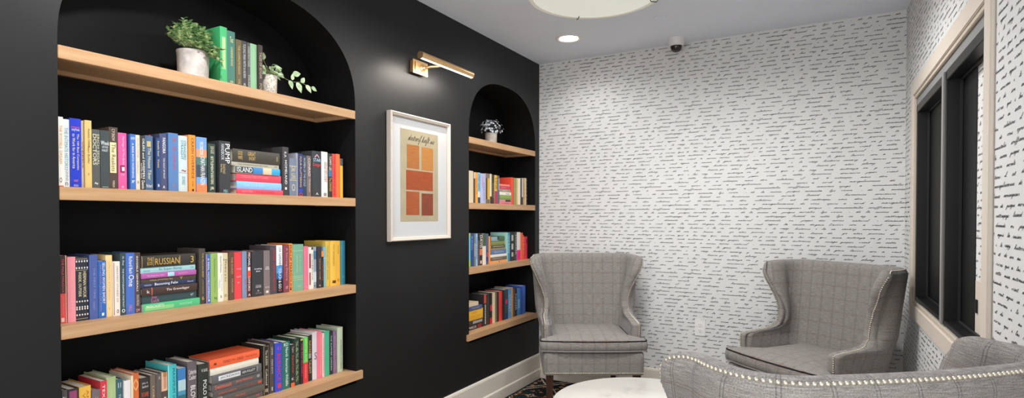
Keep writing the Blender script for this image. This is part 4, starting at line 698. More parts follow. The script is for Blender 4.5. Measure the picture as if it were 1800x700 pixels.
 ('B', 4, 'u', 1.8094, 1.8241, 0, 0.2158, 0.147, 0.0024, '#33262a', "slim black book with magenta lettering, twenty-fifth upright from left, wide niche's lowest shelf", "books on wide niche's lowest shelf", [('T', 'THE RED BLUEBELL', '#c84a68', 0.1, 0.85, 0.2, 0.75, 'v'), ('P', 0, 0.04, '#b8a850', 0, 1)]),
 ('B', 4, 'u', 1.8253, 1.8538, 0, 0.2188, 0.149, 0.0036, '#55b85e', "paperback with green top and red foot, twenty-sixth upright from left, wide niche's lowest shelf", "books on wide niche's lowest shelf", [('P', 0.56, 1, '#d8383e', 0, 1), ('T', 'LEWISTON ALIVE', '#d8e878', 0.02, 0.54, 0.35, 0.75, 'v'), ('T', 'DANIELSON', '#f0b0a8', 0.6, 0.9, 0.4, 0.6, 'v')]),
 ('B', 4, 'u', 1.8558, 1.8808, 0, 0.2219, 0.151, 0.008, '#2e2b29', "black paperback with ochre lettering, twenty-seventh upright from left, wide niche's lowest shelf", "books on wide niche's lowest shelf", [('T', 'NAVARRO TALENT', '#c8a468', 0.12, 0.84, 0.25, 0.75, 'v'), ('P', 0.4, 0.5, '#7a8a98', 0.2, 0.8)]),
 ('B', 4, 'u', 1.8828, 1.9103, 0, 0.2322, 0.158, 0.0068, '#cfc6ca', "white-grey hardback with small script, twenty-eighth upright from left, wide niche's lowest shelf", "books on wide niche's lowest shelf", [('T', 'S', '#6a5a60', 0.43, 0.58, 0.4, 0.95, 'h')]),
 ('B', 4, 'u', 1.9124, 1.9411, 0, 0.23, 0.156, 0.0078, '#e0708a', "rose pink hardback, twenty-ninth upright from left, wide niche's lowest shelf", "books on wide niche's lowest shelf", [('P', 0.05, 0.95, '#e89078', 0.6, 0.85)]),
 ('B', 4, 'u', 1.9425, 1.9536, 0, 0.2181, 0.148, 0.0036, '#e3b9bc', "thin pale pink paperback, thirtieth upright from left, wide niche's lowest shelf", "books on wide niche's lowest shelf", [('T', 'COLOR IN MOTION', '#c06070', 0.1, 0.9, 0.22, 0.78, 'v')]),
 ('B', 4, 'u', 1.9556, 1.9873, 0, 0.2242, 0.152, 0.0039, '#4aa880', "emerald green hardback, thirty-first upright from left, wide niche's lowest shelf", "books on wide niche's lowest shelf", []),
 ('B', 4, 'u', 1.9894, 2.0109, 0, 0.2186, 0.149, 0.0058, '#2f2c30', "slim black hardback with white lettering, thirty-second upright from left, wide niche's lowest shelf", "books on wide niche's lowest shelf", [('T', 'THE SUMMER GARDEN', '#d0ccd0', 0.1, 0.9, 0.3, 0.65, 'v')]),
 ('B', 4, 'u', 2.0116, 2.032, 0, 0.2147, 0.146, 0.0038, '#7d5f80', "slim purple hardback, thirty-third upright from left, wide niche's lowest shelf", "books on wide niche's lowest shelf", [('T', 'WIND WILLOWS', '#a88aa0', 0.1, 0.9, 0.22, 0.78, 'v')]),
 ('B', 4, 'u', 2.0386, 2.0749, 0, 0.2287, 0.156, 0.0023, '#b3bfa4', "tall pale sage hardback, thirty-fourth upright from left, wide niche's lowest shelf", "books on wide niche's lowest shelf", [('T', 'THE IMMORTAL CATHERINE', '#5d6a58', 0.28, 0.94, 0.5, 0.75, 'v')]),
 ('S', 2, 'u', 3.2319, 3.297, 0, 0.2254, 0.153, 0.0032, '#cfc2a4', "thick cream hardback, first upright from left, narrow niche's second shelf", "books on narrow niche's second shelf", []),
 ('S', 2, 'u', 3.2979, 3.3165, 0, 0.2183, 0.148, 0.0012, '#5a3a34', "thin dark red book, second upright from left, narrow niche's second shelf", "books on narrow niche's second shelf", [('P', 0, 0.2, '#d8b8b0', 0, 1)]),
 ('S', 2, 'u', 3.3174, 3.355, 0, 0.2193, 0.149, 0.003, '#dd9a3c', "amber orange book, third upright from left, narrow niche's second shelf", "books on narrow niche's second shelf", [('T', 'NORTH', '#b87428', 0.2, 0.7, 0.22, 0.78, 'v')]),
 ('S', 2, 'u', 3.3568, 3.3942, 0, 0.221, 0.15, 0.0079, '#7fb4cc', "sky blue book with dark foot, fourth upright from left, narrow niche's second shelf", "books on narrow niche's second shelf", [('P', 0.62, 0.8, '#cfd4d0', 0, 1), ('P', 0.8, 1, '#2f4a5a', 0, 1), ('T', 'STREET NAMES', '#2f7f9a', 0.06, 0.58, 0.2, 0.8, 'v')]),
 ('S', 2, 'u', 3.3969, 3.4632, 0, 0.2173, 0.148, 0.0077, '#a9aed2', "lavender book, fifth upright from left, narrow niche's second shelf", "books on narrow niche's second shelf", [('T', 'SWEET', '#c07a9a', 0.1, 0.5, 0.2, 0.5, 'v'), ('T', 'DREAMS', '#7a80b8', 0.3, 0.9, 0.5, 0.8, 'v')]),
 ('S', 2, 'u', 3.466, 3.5187, 0, 0.2215, 0.151, 0.005, '#c9a040', "black and yellow book, sixth upright from left, narrow niche's second shelf", "books on narrow niche's second shelf", [('P', 0, 0.15, '#7a6a68', 0, 1), ('P', 0.15, 1, '#3a3430', 0, 0.3), ('P', 0.85, 1, '#6a6458', 0, 1)]),
 ('S', 2, 'u', 3.5197, 3.5431, 0, 0.2216, 0.151, 0.004, '#cfc8ac', "slim cream book with dark foot, seventh upright from left, narrow niche's second shelf", "books on narrow niche's second shelf", [('P', 0.75, 1, '#4a2a30', 0, 1)]),
 ('S', 2, 'u', 3.5441, 3.5776, 0, 0.2179, 0.148, 0.0027, '#3a352f', "slim black book, eighth upright from left, narrow niche's second shelf", "books on narrow niche's second shelf", [('T', 'ROME', '#8a8068', 0.3, 0.8, 0.22, 0.78, 'v')]),
 ('S', 2, 'u', 3.5796, 3.6177, 0, 0.2163, 0.147, 0.0007, '#d8a83c', "slim book with yellow top and maroon foot, ninth upright from left, narrow niche's second shelf", "books on narrow niche's second shelf", [('P', 0.55, 1, '#a83a58', 0, 1), ('T', 'LINE', '#5a3a20', 0.1, 0.5, 0.22, 0.78, 'v')]),
 ('S', 2, 'u', 3.6207, 3.6533, 0, 0.2156, 0.147, 0.0022, '#5d6064', "slim dark grey book with pale band, tenth upright from left, narrow niche's second shelf", "books on narrow niche's second shelf", [('P', 0.1, 0.5, '#9aa4ac', 0.5, 1)]),
 ('S', 2, 's', 3.6563, 3.8395, 0, 0.0171, 0.15, 0.0063, '#e2738a', "pink paperback, bottom one of flat stack, narrow niche's second shelf", "books on narrow niche's second shelf", [('T', 'GARDEN', '#b03858', 0.2, 0.8, 0.3, 0.7, 'h')]),
 ('S', 2, 's', 3.6543, 3.8395, 0.0175, 0.0229, 0.15, 0.0069, '#b98a84', "rose and black paperback, sixth from top of flat stack, narrow niche's second shelf", "books on narrow niche's second shelf", [('P', 0.5, 0.95, '#3a3430', 0.2, 0.8)]),
 ('S', 2, 's', 3.6543, 3.8395, 0.0408, 0.0314, 0.15, 0.0029, '#7f9850', "olive green book, fifth from top of flat stack, narrow niche's second shelf", "books on narrow niche's second shelf", []),
 ('S', 2, 's', 3.6543, 3.8373, 0.0726, 0.0224, 0.15, 0.0063, '#e0dccf', "white paperback, fourth from top of flat stack, narrow niche's second shelf", "books on narrow niche's second shelf", [('T', 'DARE', '#5a5a58', 0.55, 0.85, 0.2, 0.7, 'h')]),
 ('S', 2, 's', 3.6544, 3.8284, 0.0954, 0.0223, 0.15, 0.0062, '#9a8a7c', "grey-brown paperback, third from top of flat stack, narrow niche's second shelf", "books on narrow niche's second shelf", [('T', 'HALF', '#d8d0c8', 0.3, 0.7, 0.3, 0.7, 'h')]),
 ('S', 2, 's', 3.6544, 3.823, 0.1181, 0.0234, 0.15, 0.0056, '#c83a50', "crimson paperback, second from top of flat stack, narrow niche's second shelf", "books on narrow niche's second shelf", [('T', 'STONE', '#e89aa0', 0.2, 0.6, 0.3, 0.7, 'h')]),
 ('S', 2, 's', 3.6544, 3.8153, 0.1419, 0.0127, 0.15, 0.0053, '#e08a78', "coral paperback, topmost of flat stack, narrow niche's second shelf", "books on narrow niche's second shelf", []),
 ('S', 2, 'u', 3.8405, 3.8807, 0, 0.2157, 0.147, 0.0061, '#e0503c', "scarlet hardback right of flat stack, eleventh upright from left, narrow niche's second shelf", "books on narrow niche's second shelf", []),
 ('S', 2, 'u', 3.8863, 3.9237, 0, 0.2141, 0.146, 0.0029, '#8f9460', "olive hardback, twelfth upright from left, narrow niche's second shelf", "books on narrow niche's second shelf", []),
 ('S', 2, 'u', 3.9248, 3.9524, 0, 0.2151, 0.146, 0.0056, '#d8b888', "tan hardback, thirteenth upright from left, narrow niche's second shelf", "books on narrow niche's second shelf", []),
 ('S', 2, 'u', 3.9535, 3.9849, 0, 0.2152, 0.146, 0.0022, '#e0d8c4', "cream white hardback, fourteenth upright from left, narrow niche's second shelf", "books on narrow niche's second shelf", []),
 ('S', 2, 'u', 3.9873, 4.0108, 0, 0.2165, 0.147, 0.0039, '#3a4258', "slim navy hardback, fifteenth upright from left, narrow niche's second shelf", "books on narrow niche's second shelf", []),
 ('S', 2, 'u', 4.0119, 4.0357, 0, 0.2191, 0.149, 0.0062, '#c8c0b4', "slim white book with dark foot, sixteenth upright from left, narrow niche's second shelf", "books on narrow niche's second shelf", [('P', 0.7, 1, '#4a443c', 0, 1)]),
 ('S', 2, 'u', 4.0381, 4.0644, 0, 0.2224, 0.151, 0.0055, '#c09a6a', "slim light brown book, seventeenth upright from left, narrow niche's second shelf", "books on narrow niche's second shelf", [('T', 'WAY', '#7a5a34', 0.2, 0.8, 0.22, 0.78, 'v')]),
 ('S', 2, 'u', 4.0656, 4.0838, 0, 0.2233, 0.152, 0.0024, '#cfc0a0', "thin beige book, eighteenth upright from left, narrow niche's second shelf", "books on narrow niche's second shelf", []),
 ('S', 2, 'u', 4.0862, 4.1082, 0, 0.2252, 0.153, 0.0076, '#4d4a40', "slim dark book with speckled edge, nineteenth upright from left, narrow niche's second shelf", "books on narrow niche's second shelf", [('T', ':::::::', '#c0b8a0', 0.05, 0.95, 0.22, 0.78, 'v')]),
 ('S', 3, 'u', 3.231, 3.2594, 0, 0.2343, 0.159, 0.0052, '#6fbdd2', "aqua paperback with lime foot, first upright from left, narrow niche's third shelf", "books on narrow niche's third shelf", [('P', 0, 0.1, '#a8cc58', 0, 1), ('P', 0.8, 1, '#9ac83c', 0, 1)]),
 ('S', 3, 'u', 3.2612, 3.2953, 0, 0.2334, 0.159, 0.0046, '#2d4a84', "navy blue paperback, second upright from left, narrow niche's third shelf", "books on narrow niche's third shelf", [('T', 'KING', '#8aa0d0', 0.1, 0.5, 0.22, 0.78, 'v')]),
 ('S', 3, 'u', 3.2971, 3.3201, 0, 0.2302, 0.157, 0.0001, '#6a7078', "slim slate paperback, third upright from left, narrow niche's third shelf", "books on narrow niche's third shelf", [('P', 0.3, 0.7, '#a8a090', 0.2, 0.8)]),
 ('S', 3, 'u', 3.3219, 3.3506, 0, 0.2295, 0.156, 0.0044, '#8db4d8', "light blue paperback, fourth upright from left, narrow niche's third shelf", "books on narrow niche's third shelf", [('T', 'THE SHORE', '#4a74a8', 0.1, 0.8, 0.22, 0.78, 'v')]),
 ('S', 3, 'u', 3.3524, 3.377, 0, 0.2263, 0.154, 0.002, '#5a4640', "slim brown-black book, fifth upright from left, narrow niche's third shelf", "books on narrow niche's third shelf", [('P', 0, 0.2, '#2a2624', 0, 1)]),
 ('S', 3, 'u', 3.3788, 3.4138, 0, 0.228, 0.155, 0.0054, '#2e2a28', "black paperback with white capitals and orange band, sixth upright from left, narrow niche's third shelf", "books on narrow niche's third shelf", [('T', 'DAVIS', '#f0ece4', 0.05, 0.45, 0.1, 0.9, 'v'), ('P', 0.48, 0.68, '#d87a50', 0, 1), ('P', 0.85, 0.95, '#c8b8a8', 0.2, 0.8)]),
 ('S', 3, 'u', 3.4166, 3.4607, 0, 0.2269, 0.154, 0.0037, '#d9d0bc', "cream paperback with green top, seventh upright from left, narrow niche's third shelf", "books on narrow niche's third shelf", [('P', 0, 0.4, '#4a5a44', 0, 1)]),
 ('S', 3, 'u', 3.4635, 3.4999, 0, 0.2257, 0.154, 0.0065, '#4f5a78', "dusky blue paperback, eighth upright from left, narrow niche's third shelf", "books on narrow niche's third shelf", [('P', 0.55, 0.9, '#34408c', 0.1, 0.9), ('P', 0.6, 0.75, '#c05a40', 0.3, 0.7)]),
 ('S', 3, 'u', 3.5018, 3.525, 0, 0.204, 0.139, 0.0052, '#e09048', "slim orange paperback, ninth upright from left, narrow niche's third shelf", "books on narrow niche's third shelf", []),
 ('S', 3, 's', 3.5256, 3.7739, 0, 0.0209, 0.15, 0.0064, '#dca060', "tan orange paperback, bottom one of flat stack, narrow niche's third shelf", "books on narrow niche's third shelf", [('P', 0.5, 0.54, '#5a3a20', 0.2, 0.6)]),
 ('S', 3, 's', 3.528, 3.7653, 0.0213, 0.0241, 0.15, 0.0028, '#6a5f54', "dark taupe book, seventh from top of flat stack, narrow niche's third shelf", "books on narrow niche's third shelf", [('T', 'MEMORY', '#b8a890', 0.1, 0.7, 0.3, 0.7, 'h')]),
 ('S', 3, 's', 3.528, 3.7653, 0.0458, 0.0194, 0.15, 0.0052, '#dcd8cc', "white book, sixth from top of flat stack, narrow niche's third shelf", "books on narrow niche's third shelf", []),
 ('S', 3, 's', 3.5329, 3.7578, 0.0656, 0.034, 0.15, 0.0059, '#5f7498', "denim blue book, fifth from top of flat stack, narrow niche's third shelf", "books on narrow niche's third shelf", [('T', 'SEASON', '#a8b8d8', 0.2, 0.8, 0.3, 0.7, 'h')]),
 ('S', 3, 's', 3.5359, 3.7397, 0.1, 0.0157, 0.15, 0.0066, '#8f8468', "khaki book, fourth from top of flat stack, narrow niche's third shelf", "books on narrow niche's third shelf", []),
 ('S', 3, 's', 3.5359, 3.7365, 0.1161, 0.0178, 0.15, 0.0028, '#4f4f3a', "dark olive book with pale stripe, third from top of flat stack, narrow niche's third shelf", "books on narrow niche's third shelf", [('P', 0.1, 0.9, '#c8c0a0', 0.4, 0.6)]),
 ('S', 3, 's', 3.536, 3.7366, 0.1342, 0.0282, 0.15, 0.0067, '#7f8448', "moss green book, second from top of flat stack, narrow niche's third shelf", "books on narrow niche's third shelf", []),
 ('S', 3, 's', 3.536, 3.7366, 0.1628, 0.0376, 0.15, 0.007, '#4a6a4c', "thick book with sky and tree photo spine, topmost of flat stack, narrow niche's third shelf", "books on narrow niche's third shelf", [('P', 0, 0.55, '#8aa4ac', 0.1, 0.95), ('P', 0.45, 0.6, '#2f4a34', 0.3, 0.95)]),
 ('S', 3, 'u', 3.7749, 3.7819, 0, 0.2265, 0.154, 0.0055, '#a4d2c8', "pale aqua hardback right of flat stack, tenth upright from left, narrow niche's third shelf", "books on narrow niche's third shelf", []),
 ('S', 3, 'u', 3.7825, 3.824, 0, 0.2256, 0.153, 0.0078, '#3f88a8', "teal blue hardback, eleventh upright from left, narrow niche's third shelf", "books on narrow niche's third shelf", [('T', 'OCEAN', '#b8dce4', 0.1, 0.7, 0.22, 0.78, 'v')]),
 ('S', 3, 'u', 3.8273, 3.8909, 0, 0.2269, 0.154, 0.0077, '#2c2d2c', "black hardback with pale spine labels, twelfth upright from left, narrow niche's third shelf", "books on narrow niche's third shelf", [('P', 0.1, 0.3, '#b8b4a4', 0.3, 0.75), ('P', 0.4, 0.6, '#b8b4a4', 0.3, 0.75), ('P', 0.7, 0.85, '#b8b4a4', 0.3, 0.75)]),
 ('S', 3, 'u', 3.8931, 3.9295, 0, 0.2278, 0.155, 0.0041, '#3f4446', "dark grey hardback, thirteenth upright from left, narrow niche's third shelf", "books on narrow niche's third shelf", [('T', 'HOUSE', '#b8b8b4', 0.1, 0.8, 0.22, 0.78, 'v')]),
 ('S', 3, 'u', 3.9318, 3.9875, 0, 0.2245, 0.153, 0.0042, '#d8d0cc', "white hardback with magenta foot, fourteenth upright from left, narrow niche's third shelf", "books on narrow niche's third shelf", [('P', 0.64, 1, '#d82a7c', 0, 1)]),
 ('S', 3, 'u', 3.991, 4.0252, 0, 0.2188, 0.149, 0.0013, '#e0603c', "orange-red hardback, fifteenth upright from left, narrow niche's third shelf", "books on narrow niche's third shelf", []),
 ('S', 3, 'u', 4.0276, 4.0551, 0, 0.1971, 0.134, 0.0067, '#d8503c', "slim vermilion hardback, sixteenth upright from left, narrow niche's third shelf", "books on narrow niche's third shelf", [('T', 'RED', '#f0b050', 0.1, 0.8, 0.22, 0.78, 'v')]),
 ('S', 3, 'u', 4.0575, 4.1172, 0, 0.1843, 0.125, 0.0075, '#d03a4c', "crimson hardback at right end, seventeenth upright from left, narrow niche's third shelf", "books on narrow niche's third shelf", [('P', 0.1, 0.28, '#7a1a2c', 0.6, 0.85)]),
 ('S', 4, 's', 3.2239, 3.4374, 0, 0.0333, 0.15, 0.0038, '#2e2826', "black paperback with red lettering, bottom one of flat stack, narrow niche's lowest shelf", "books on narrow niche's lowest shelf", [('T', 'MARCUS', '#e0d8d0', 0.05, 0.5, 0.25, 0.75, 'h'), ('T', 'RED', '#d83038', 0.58, 0.82, 0.15, 0.85, 'h')]),
 ('S', 4, 's', 3.2263, 3.4324, 0.0337, 0.0306, 0.15, 0.0055, '#3a3a38', "black paperback with white pattern, fifth from top of flat stack, narrow niche's lowest shelf", "books on narrow niche's lowest shelf", [('T', '#####', '#d8d4cc', 0.3, 0.9, 0.15, 0.85, 'h')]),
 ('S', 4, 's', 3.2263, 3.4223, 0.0646, 0.0332, 0.15, 0.0058, '#d8a030', "golden yellow paperback, fourth from top of flat stack, narrow niche's lowest shelf", "books on narrow niche's lowest shelf", []),
 ('S', 4, 's', 3.2264, 3.4223, 0.0982, 0.0385, 0.15, 0.0058, '#e8b03c', "amber yellow paperback, third from top of flat stack, narrow niche's lowest shelf", "books on narrow niche's lowest shelf", [('T', 'SUN BOOK', '#c8802c', 0.2, 0.6, 0.3, 0.7, 'h')]),
 ('S', 4, 's', 3.2288, 3.4048, 0.1371, 0.0265, 0.15, 0.0014, '#4a5a88', "navy paperback, second from top of flat stack, narrow niche's lowest shelf", "books on narrow niche's lowest shelf", [('T', 'TIDES', '#b8b0a0', 0.2, 0.8, 0.3, 0.7, 'h')]),
 ('S', 4, 's', 3.2289, 3.3626, 0.164, 0.027, 0.15, 0.0062, '#d8c4a0', "beige paperback, topmost of flat stack, narrow niche's lowest shelf", "books on narrow niche's lowest shelf", []),
 ('S', 4, 'u', 3.4384, 3.4655, 0, 0.2276, 0.155, 0.0046, '#33302e', "slim black book with red spine top, first upright from left, narrow niche's lowest shelf", "books on narrow niche's lowest shelf", [('P', 0, 0.28, '#d84a3c', 0, 1), ('T', '#######', '#e8e4dc', 0.32, 0.95, 0.2, 0.8, 'v')]),
 ('S', 4, 'u', 3.4694, 3.5136, 0, 0.2255, 0.153, 0.0053, '#3d3a36', "slim charcoal hardback, second upright from left, narrow niche's lowest shelf", "books on narrow niche's lowest shelf", []),
 ('S', 4, 'u', 3.5176, 3.5494, 0, 0.2288, 0.156, 0.0034, '#2f2b2a', "slim black book with red blots, third upright from left, narrow niche's lowest shelf", "books on narrow niche's lowest shelf", [('P', 0.38, 0.58, '#d02a44', 0.1, 0.9), ('P', 0.8, 1, '#c82a30', 0, 1)]),
 ('S', 4, 'u', 3.552, 3.5951, 0, 0.2275, 0.155, 0.005, '#d9c49a', "cream hardback, fourth upright from left, narrow niche's lowest shelf", "books on narrow niche's lowest shelf", []),
 ('S', 4, 'u', 3.5979, 3.6225, 0, 0.2267, 0.154, 0.0062, '#6f665a', "slim grey-brown book, fifth upright from left, narrow niche's lowest shelf", "books on narrow niche's lowest shelf", []),
 ('S', 4, 'u', 3.6238, 3.6487, 0, 0.2258, 0.154, 0.0051, '#352f2c', "thin dark brown book, sixth upright from left, narrow niche's lowest shelf", "books on narrow niche's lowest shelf", []),
 ('S', 4, 'u', 3.6515, 3.6993, 0, 0.2255, 0.153, 0.0058, '#e0453e', "scarlet hardback, seventh upright from left, narrow niche's lowest shelf", "books on narrow niche's lowest shelf", []),
 ('S', 4, 'u', 3.7021, 3.7263, 0, 0.226, 0.154, 0.0002, '#2a2c2e', "thin black hardback, eighth upright from left, narrow niche's lowest shelf", "books on narrow niche's lowest shelf", []),
 ('S', 4, 'u', 3.7292, 3.7844, 0, 0.2306, 0.157, 0.0013, '#3d4a4f', "dark slate hardback with pink spot, ninth upright from left, narrow niche's lowest shelf", "books on narrow niche's lowest shelf", [('P', 0.33, 0.48, '#c83a68', 0.2, 0.8), ('P', 0.8, 1, '#2a3a68', 0, 1)]),
 ('S', 4, 'u', 3.7888, 3.8363, 0, 0.2294, 0.156, 0.0035, '#5d94c4', "sky blue hardback, tenth upright from left, narrow niche's lowest shelf", "books on narrow niche's lowest shelf", [('T', 'COAST', '#c8dce8', 0.2, 0.8, 0.22, 0.78, 'v')]),
 ('S', 4, 'u', 3.8392, 3.8664, 0, 0.2352, 0.16, 0.0052, '#c09a70', "slim tan hardback, eleventh upright from left, narrow niche's lowest shelf", "books on narrow niche's lowest shelf", []),
 ('S', 4, 'u', 3.8694, 3.8892, 0, 0.2249, 0.153, 0.0018, '#6a4a34', "thin brown book, twelfth upright from left, narrow niche's lowest shelf", "books on narrow niche's lowest shelf", []),
 ('S', 4, 'u', 3.8923, 3.9355, 0, 0.221, 0.15, 0.0055, '#2e3238', "slim black hardback with pale marks, thirteenth upright from left, narrow niche's lowest shelf", "books on narrow niche's lowest shelf", [('T', 'NOIR', '#b8c4cc', 0.2, 0.8, 0.22, 0.78, 'v')]),
 ('S', 4, 'u', 3.9386, 3.9906, 0, 0.2124, 0.144, 0.005, '#3f7fb8', "blue hardback, fourteenth upright from left, narrow niche's lowest shelf", "books on narrow niche's lowest shelf", [('P', 0.4, 0.75, '#78b0d0', 0.2, 0.8)]),
 ('S', 4, 'u', 3.9954, 4.0162, 0, 0.2215, 0.151, 0.0003, '#3c4a98', "thin indigo hardback, fifteenth upright from left, narrow niche's lowest shelf", "books on narrow niche's lowest shelf", []),
 ('S', 4, 'u', 4.0194, 4.0763, 0, 0.2292, 0.156, 0.0038, '#4468b8', "cobalt blue hardback at right end, sixteenth upright from left, narrow niche's lowest shelf", "books on narrow niche's lowest shelf", []),
]

TEXTS = []     # (book root, list of jobs)
def book_color(h): return mat('book_cloth', h, .5, .35, gain=1.16)
def ink_color(h): return mat('spine_ink', h, .5, .3, gain=1.12)
def bulge_at(u, bl): return bl*(1-(2*u-1)**2)
XBOOK = -.058
def build_book(rec):
    n, sh, kind, y0, y1, z0, h, dep, rc, col, label, group, tx = rec
    zs = SHELF_Z[sh] + .0003
    Wd, Ht = (y1-y0), h                    # extents along Y and Z as seen from the room
    x0 = XL + XBOOK - rc
    r = empty('book', (x0, (y0+y1)/2, zs+z0), label=label, cat='book', group=group)
    flatk = kind == 's'
    # thickness axis T and length axis L
    T = Ht if flatk else Wd; L = Wd if flatk else Ht
    def mp(x, t, l):                       # t in 0..T, l in 0..L  -> local
        return (x, l-L/2, t) if flatk else (x, t-T/2, l)
    soft = ('paperback' in label) or T < .012
    bl = 0.0006 if soft else min(.0024, T*.06)
    tc = .0009 if soft else min(.0026, T*.12)
    b = MB(); K = 8
    def prism(outline, l0, l1):
        m = len(outline)
        vs = [mp(x, t, l0) for x, t in outline]+[mp(x, t, l1) for x, t in outline]
        b.add(vs, [tuple(range(m)), tuple(range(2*m-1, m-1, -1))]+[(i, (i+1) % m, m+(i+1) % m, m+i) for i in range(m)])
    out = [(-dep, 0)] + [(bulge_at(i/K, bl)-bl, T*i/K) for i in range(K+1)] + [(-dep, T)]
    inn = [(-dep, T-tc)] + [(bulge_at(i/K, bl)-bl-tc*1.3, tc+(T-2*tc)*i/K) for i in range(K, -1, -1)] + [(-dep, tc)]
    prism(out+inn, 0, L)
    # the prism cap is a C shape; Blender triangulates the concave end faces itself
    b.build('cover', book_color(col), r, sm=35)
    ins = .001 if soft else min(.004, L*.015)
    b = MB(); vs0 = []
    xa, xb = -dep+(.001 if soft else .004), -bl-tc*1.3-.0002
    b.add([mp(x, t, l) for x in (xa, xb) for t in (tc+.0002, T-tc-.0002) for l in (ins, L-ins)],
          [(0,1,3,2),(4,6,7,5),(0,4,5,1),(2,3,7,6),(0,2,6,4),(1,5,7,3)])
    b.build('page_block', M_page, r)
    pans = [t for t in tx if t[0] == 'P']; txs = [t for t in tx if t[0] == 'T']
    def surf(s, t, off):                   # s along Y 0..1, t along Z 0..1
        u = t if flatk else s
        return (bulge_at(u, bl)-bl+off, (s-.5)*Wd, t*Ht)
    if pans:
        for i, (_, a, c, pc, l0, l1) in enumerate(pans):
            S0, S1, T0, T1 = (a, c, l0, l1) if flatk else (l0, l1, 1-c, 1-a)
            N = 8; off = .00025+.00012*i
            vs = []
            for k in range(N+1):
                f = k/N
                if flatk: vs += [surf(S0, T0+(T1-T0)*f, off), surf(S1, T0+(T1-T0)*f, off)]
                else: vs += [surf(S0+(S1-S0)*f, T0, off), surf(S0+(S1-S0)*f, T1, off)]
            fs = [(2*k, 2*k+2, 2*k+3, 2*k+1) for k in range(N)]
            if flatk: fs = [f[::-1] for f in fs]
            b = MB(); b.add(vs, fs)
            b.build('spine_band', ink_color(pc), r, fix=False)
    if txs: TEXTS.append((r, txs, flatk, surf, .0004+.00012*len(pans)))
for rec in BOOKS: build_book(rec)
def build_texts():
    want = sorted({t[1] for _, txs, *_ in TEXTS for t in txs}); cache = {}; obs = []
    for s in want:
        cu = bpy.data.curves.new('t', 'FONT'); cu.body = s; cu.resolution_u = 2; cu.offset = 0
        o = bpy.data.objects.new('t', cu); C.objects.link(o); obs.append((s, o, cu))
    bpy.context.view_layer.update()
    dg = bpy.context.evaluated_depsgraph_get()
    for s, o, cu in obs:
        me = bpy.data.meshes.new_from_object(o.evaluated_get(dg))
        V = np.array([v.co[:2] for v in me.vertices]).reshape(-1, 2); F = [tuple(p.vertices) for p in me.polygons]
        if len(V):
            mn = V.min(0); sz = np.maximum(V.max(0)-mn, 1e-6); V = (V-mn)/sz
        cache[s] = (V, F); bpy.data.meshes.remove(me)
    for s, o, cu in obs:
        bpy.data.objects.remove(o); bpy.data.curves.remove(cu)
    for r, txs, flatk, surf, off in TEXTS:
        for (_, s, c, a, e, l0, l1, md) in txs:
            V, F = cache[s]
            if not len(V): continue
            vs = []
            for x, y in V:
                if flatk:
                    if md == 'i': x, y = 1-x, 1-y
                    S, T = a+(e-a)*x, l0+(l1-l0)*y
                elif md == 'h': S, T = l0+(l1-l0)*x, (1-e)+(e-a)*y
                else: S, T = l0+(l1-l0)*y, (1-a)-(e-a)*x
                p = surf(S, T, off); vs.append((off, p[1], p[2]))
            b = MB(); b.add(vs, F)
            b.build('spine_lettering', ink_color(c), r, fix=False)
build_texts()

# ------------------------------------------------------------------ wing chairs
def interp(tab, z):
    if z <= tab[0][0]: return tab[0][1]
    for (a, va), (c, vc) in zip(tab, tab[1:]):
        if z <= c:
            t = (z-a)/(c-a); t = t*t*(3-2*t) if False else t
            return va+(vc-va)*t
    return tab[-1][1]
WF = [(.33, .322), (.60, .332), (.65, .330), (.675, .324), (.70, .318), (.76, .319), (.84, .338), (.93, .374), (1.0, .402), (1.06, .418)]
YF = [(.33, .288), (.616, .290), (.628, .286), (.634, .274), (.638, .245), (.641, .205), (.644, .155), (.648, .10), (.654, .06), (.664, .030), (.68, .012), (.70, .002), (.74, -.008), (.80, -.006), (.88, .012), (.96, .036), (.995, .038), (1.02, .032), (1.04, .018), (1.06, -.004), (1.07, -.02)]
WB = [(.33, .29), (.55, .33), (.7, .362), (.9, .376), (1.06, .389)]
YBK = [(.33, -.20), (.5, -.23), (.7, -.258), (.9, -.278), (1.06, -.296)]
def shell_path(z, th):
    wf = interp(WF, z)-th/2; yf = interp(YF, z)-th/2; wb = interp(WB, z)-th/2; yb = interp(YBK, z)+th/2
    rc = .138
    P0 = Vector((wf, yf)); P1 = Vector((wb, yb+rc)); Cn = Vector((wb-.004, yb+.004)); P2 = Vector((wb-rc, yb)); P3 = Vector((0, yb-.014))
    pts = []
    for i in range(10): 
        t = i/10; p = P0.lerp(P1, t); p.x += -.012*math.sin(PI*t)*(1 if z > .68 else .3); pts.append(p)
    for i in range(8):
        t = i/8; pts.append(P1.lerp(Cn, t).lerp(Cn.lerp(P2, t), t))
    for i in range(8):
        t = i/8; pts.append(Vector((P2.x*(1-t), P2.y+(P3.y-P2.y)*math.sin(t*PI/2))))
    pts.append(P3)
    left = [Vector((-p.x, p.y)) for p in pts[:-1]][::-1]
    return pts+left
def offset_path(P, d):
    out = []
    for i, p in enumerate(P):
        t = (P[min(i+1, len(P)-1)]-P[max(i-1, 0)]).normalized()
        out.append(p+Vector((t.y, -t.x))*d*-1)
    return out
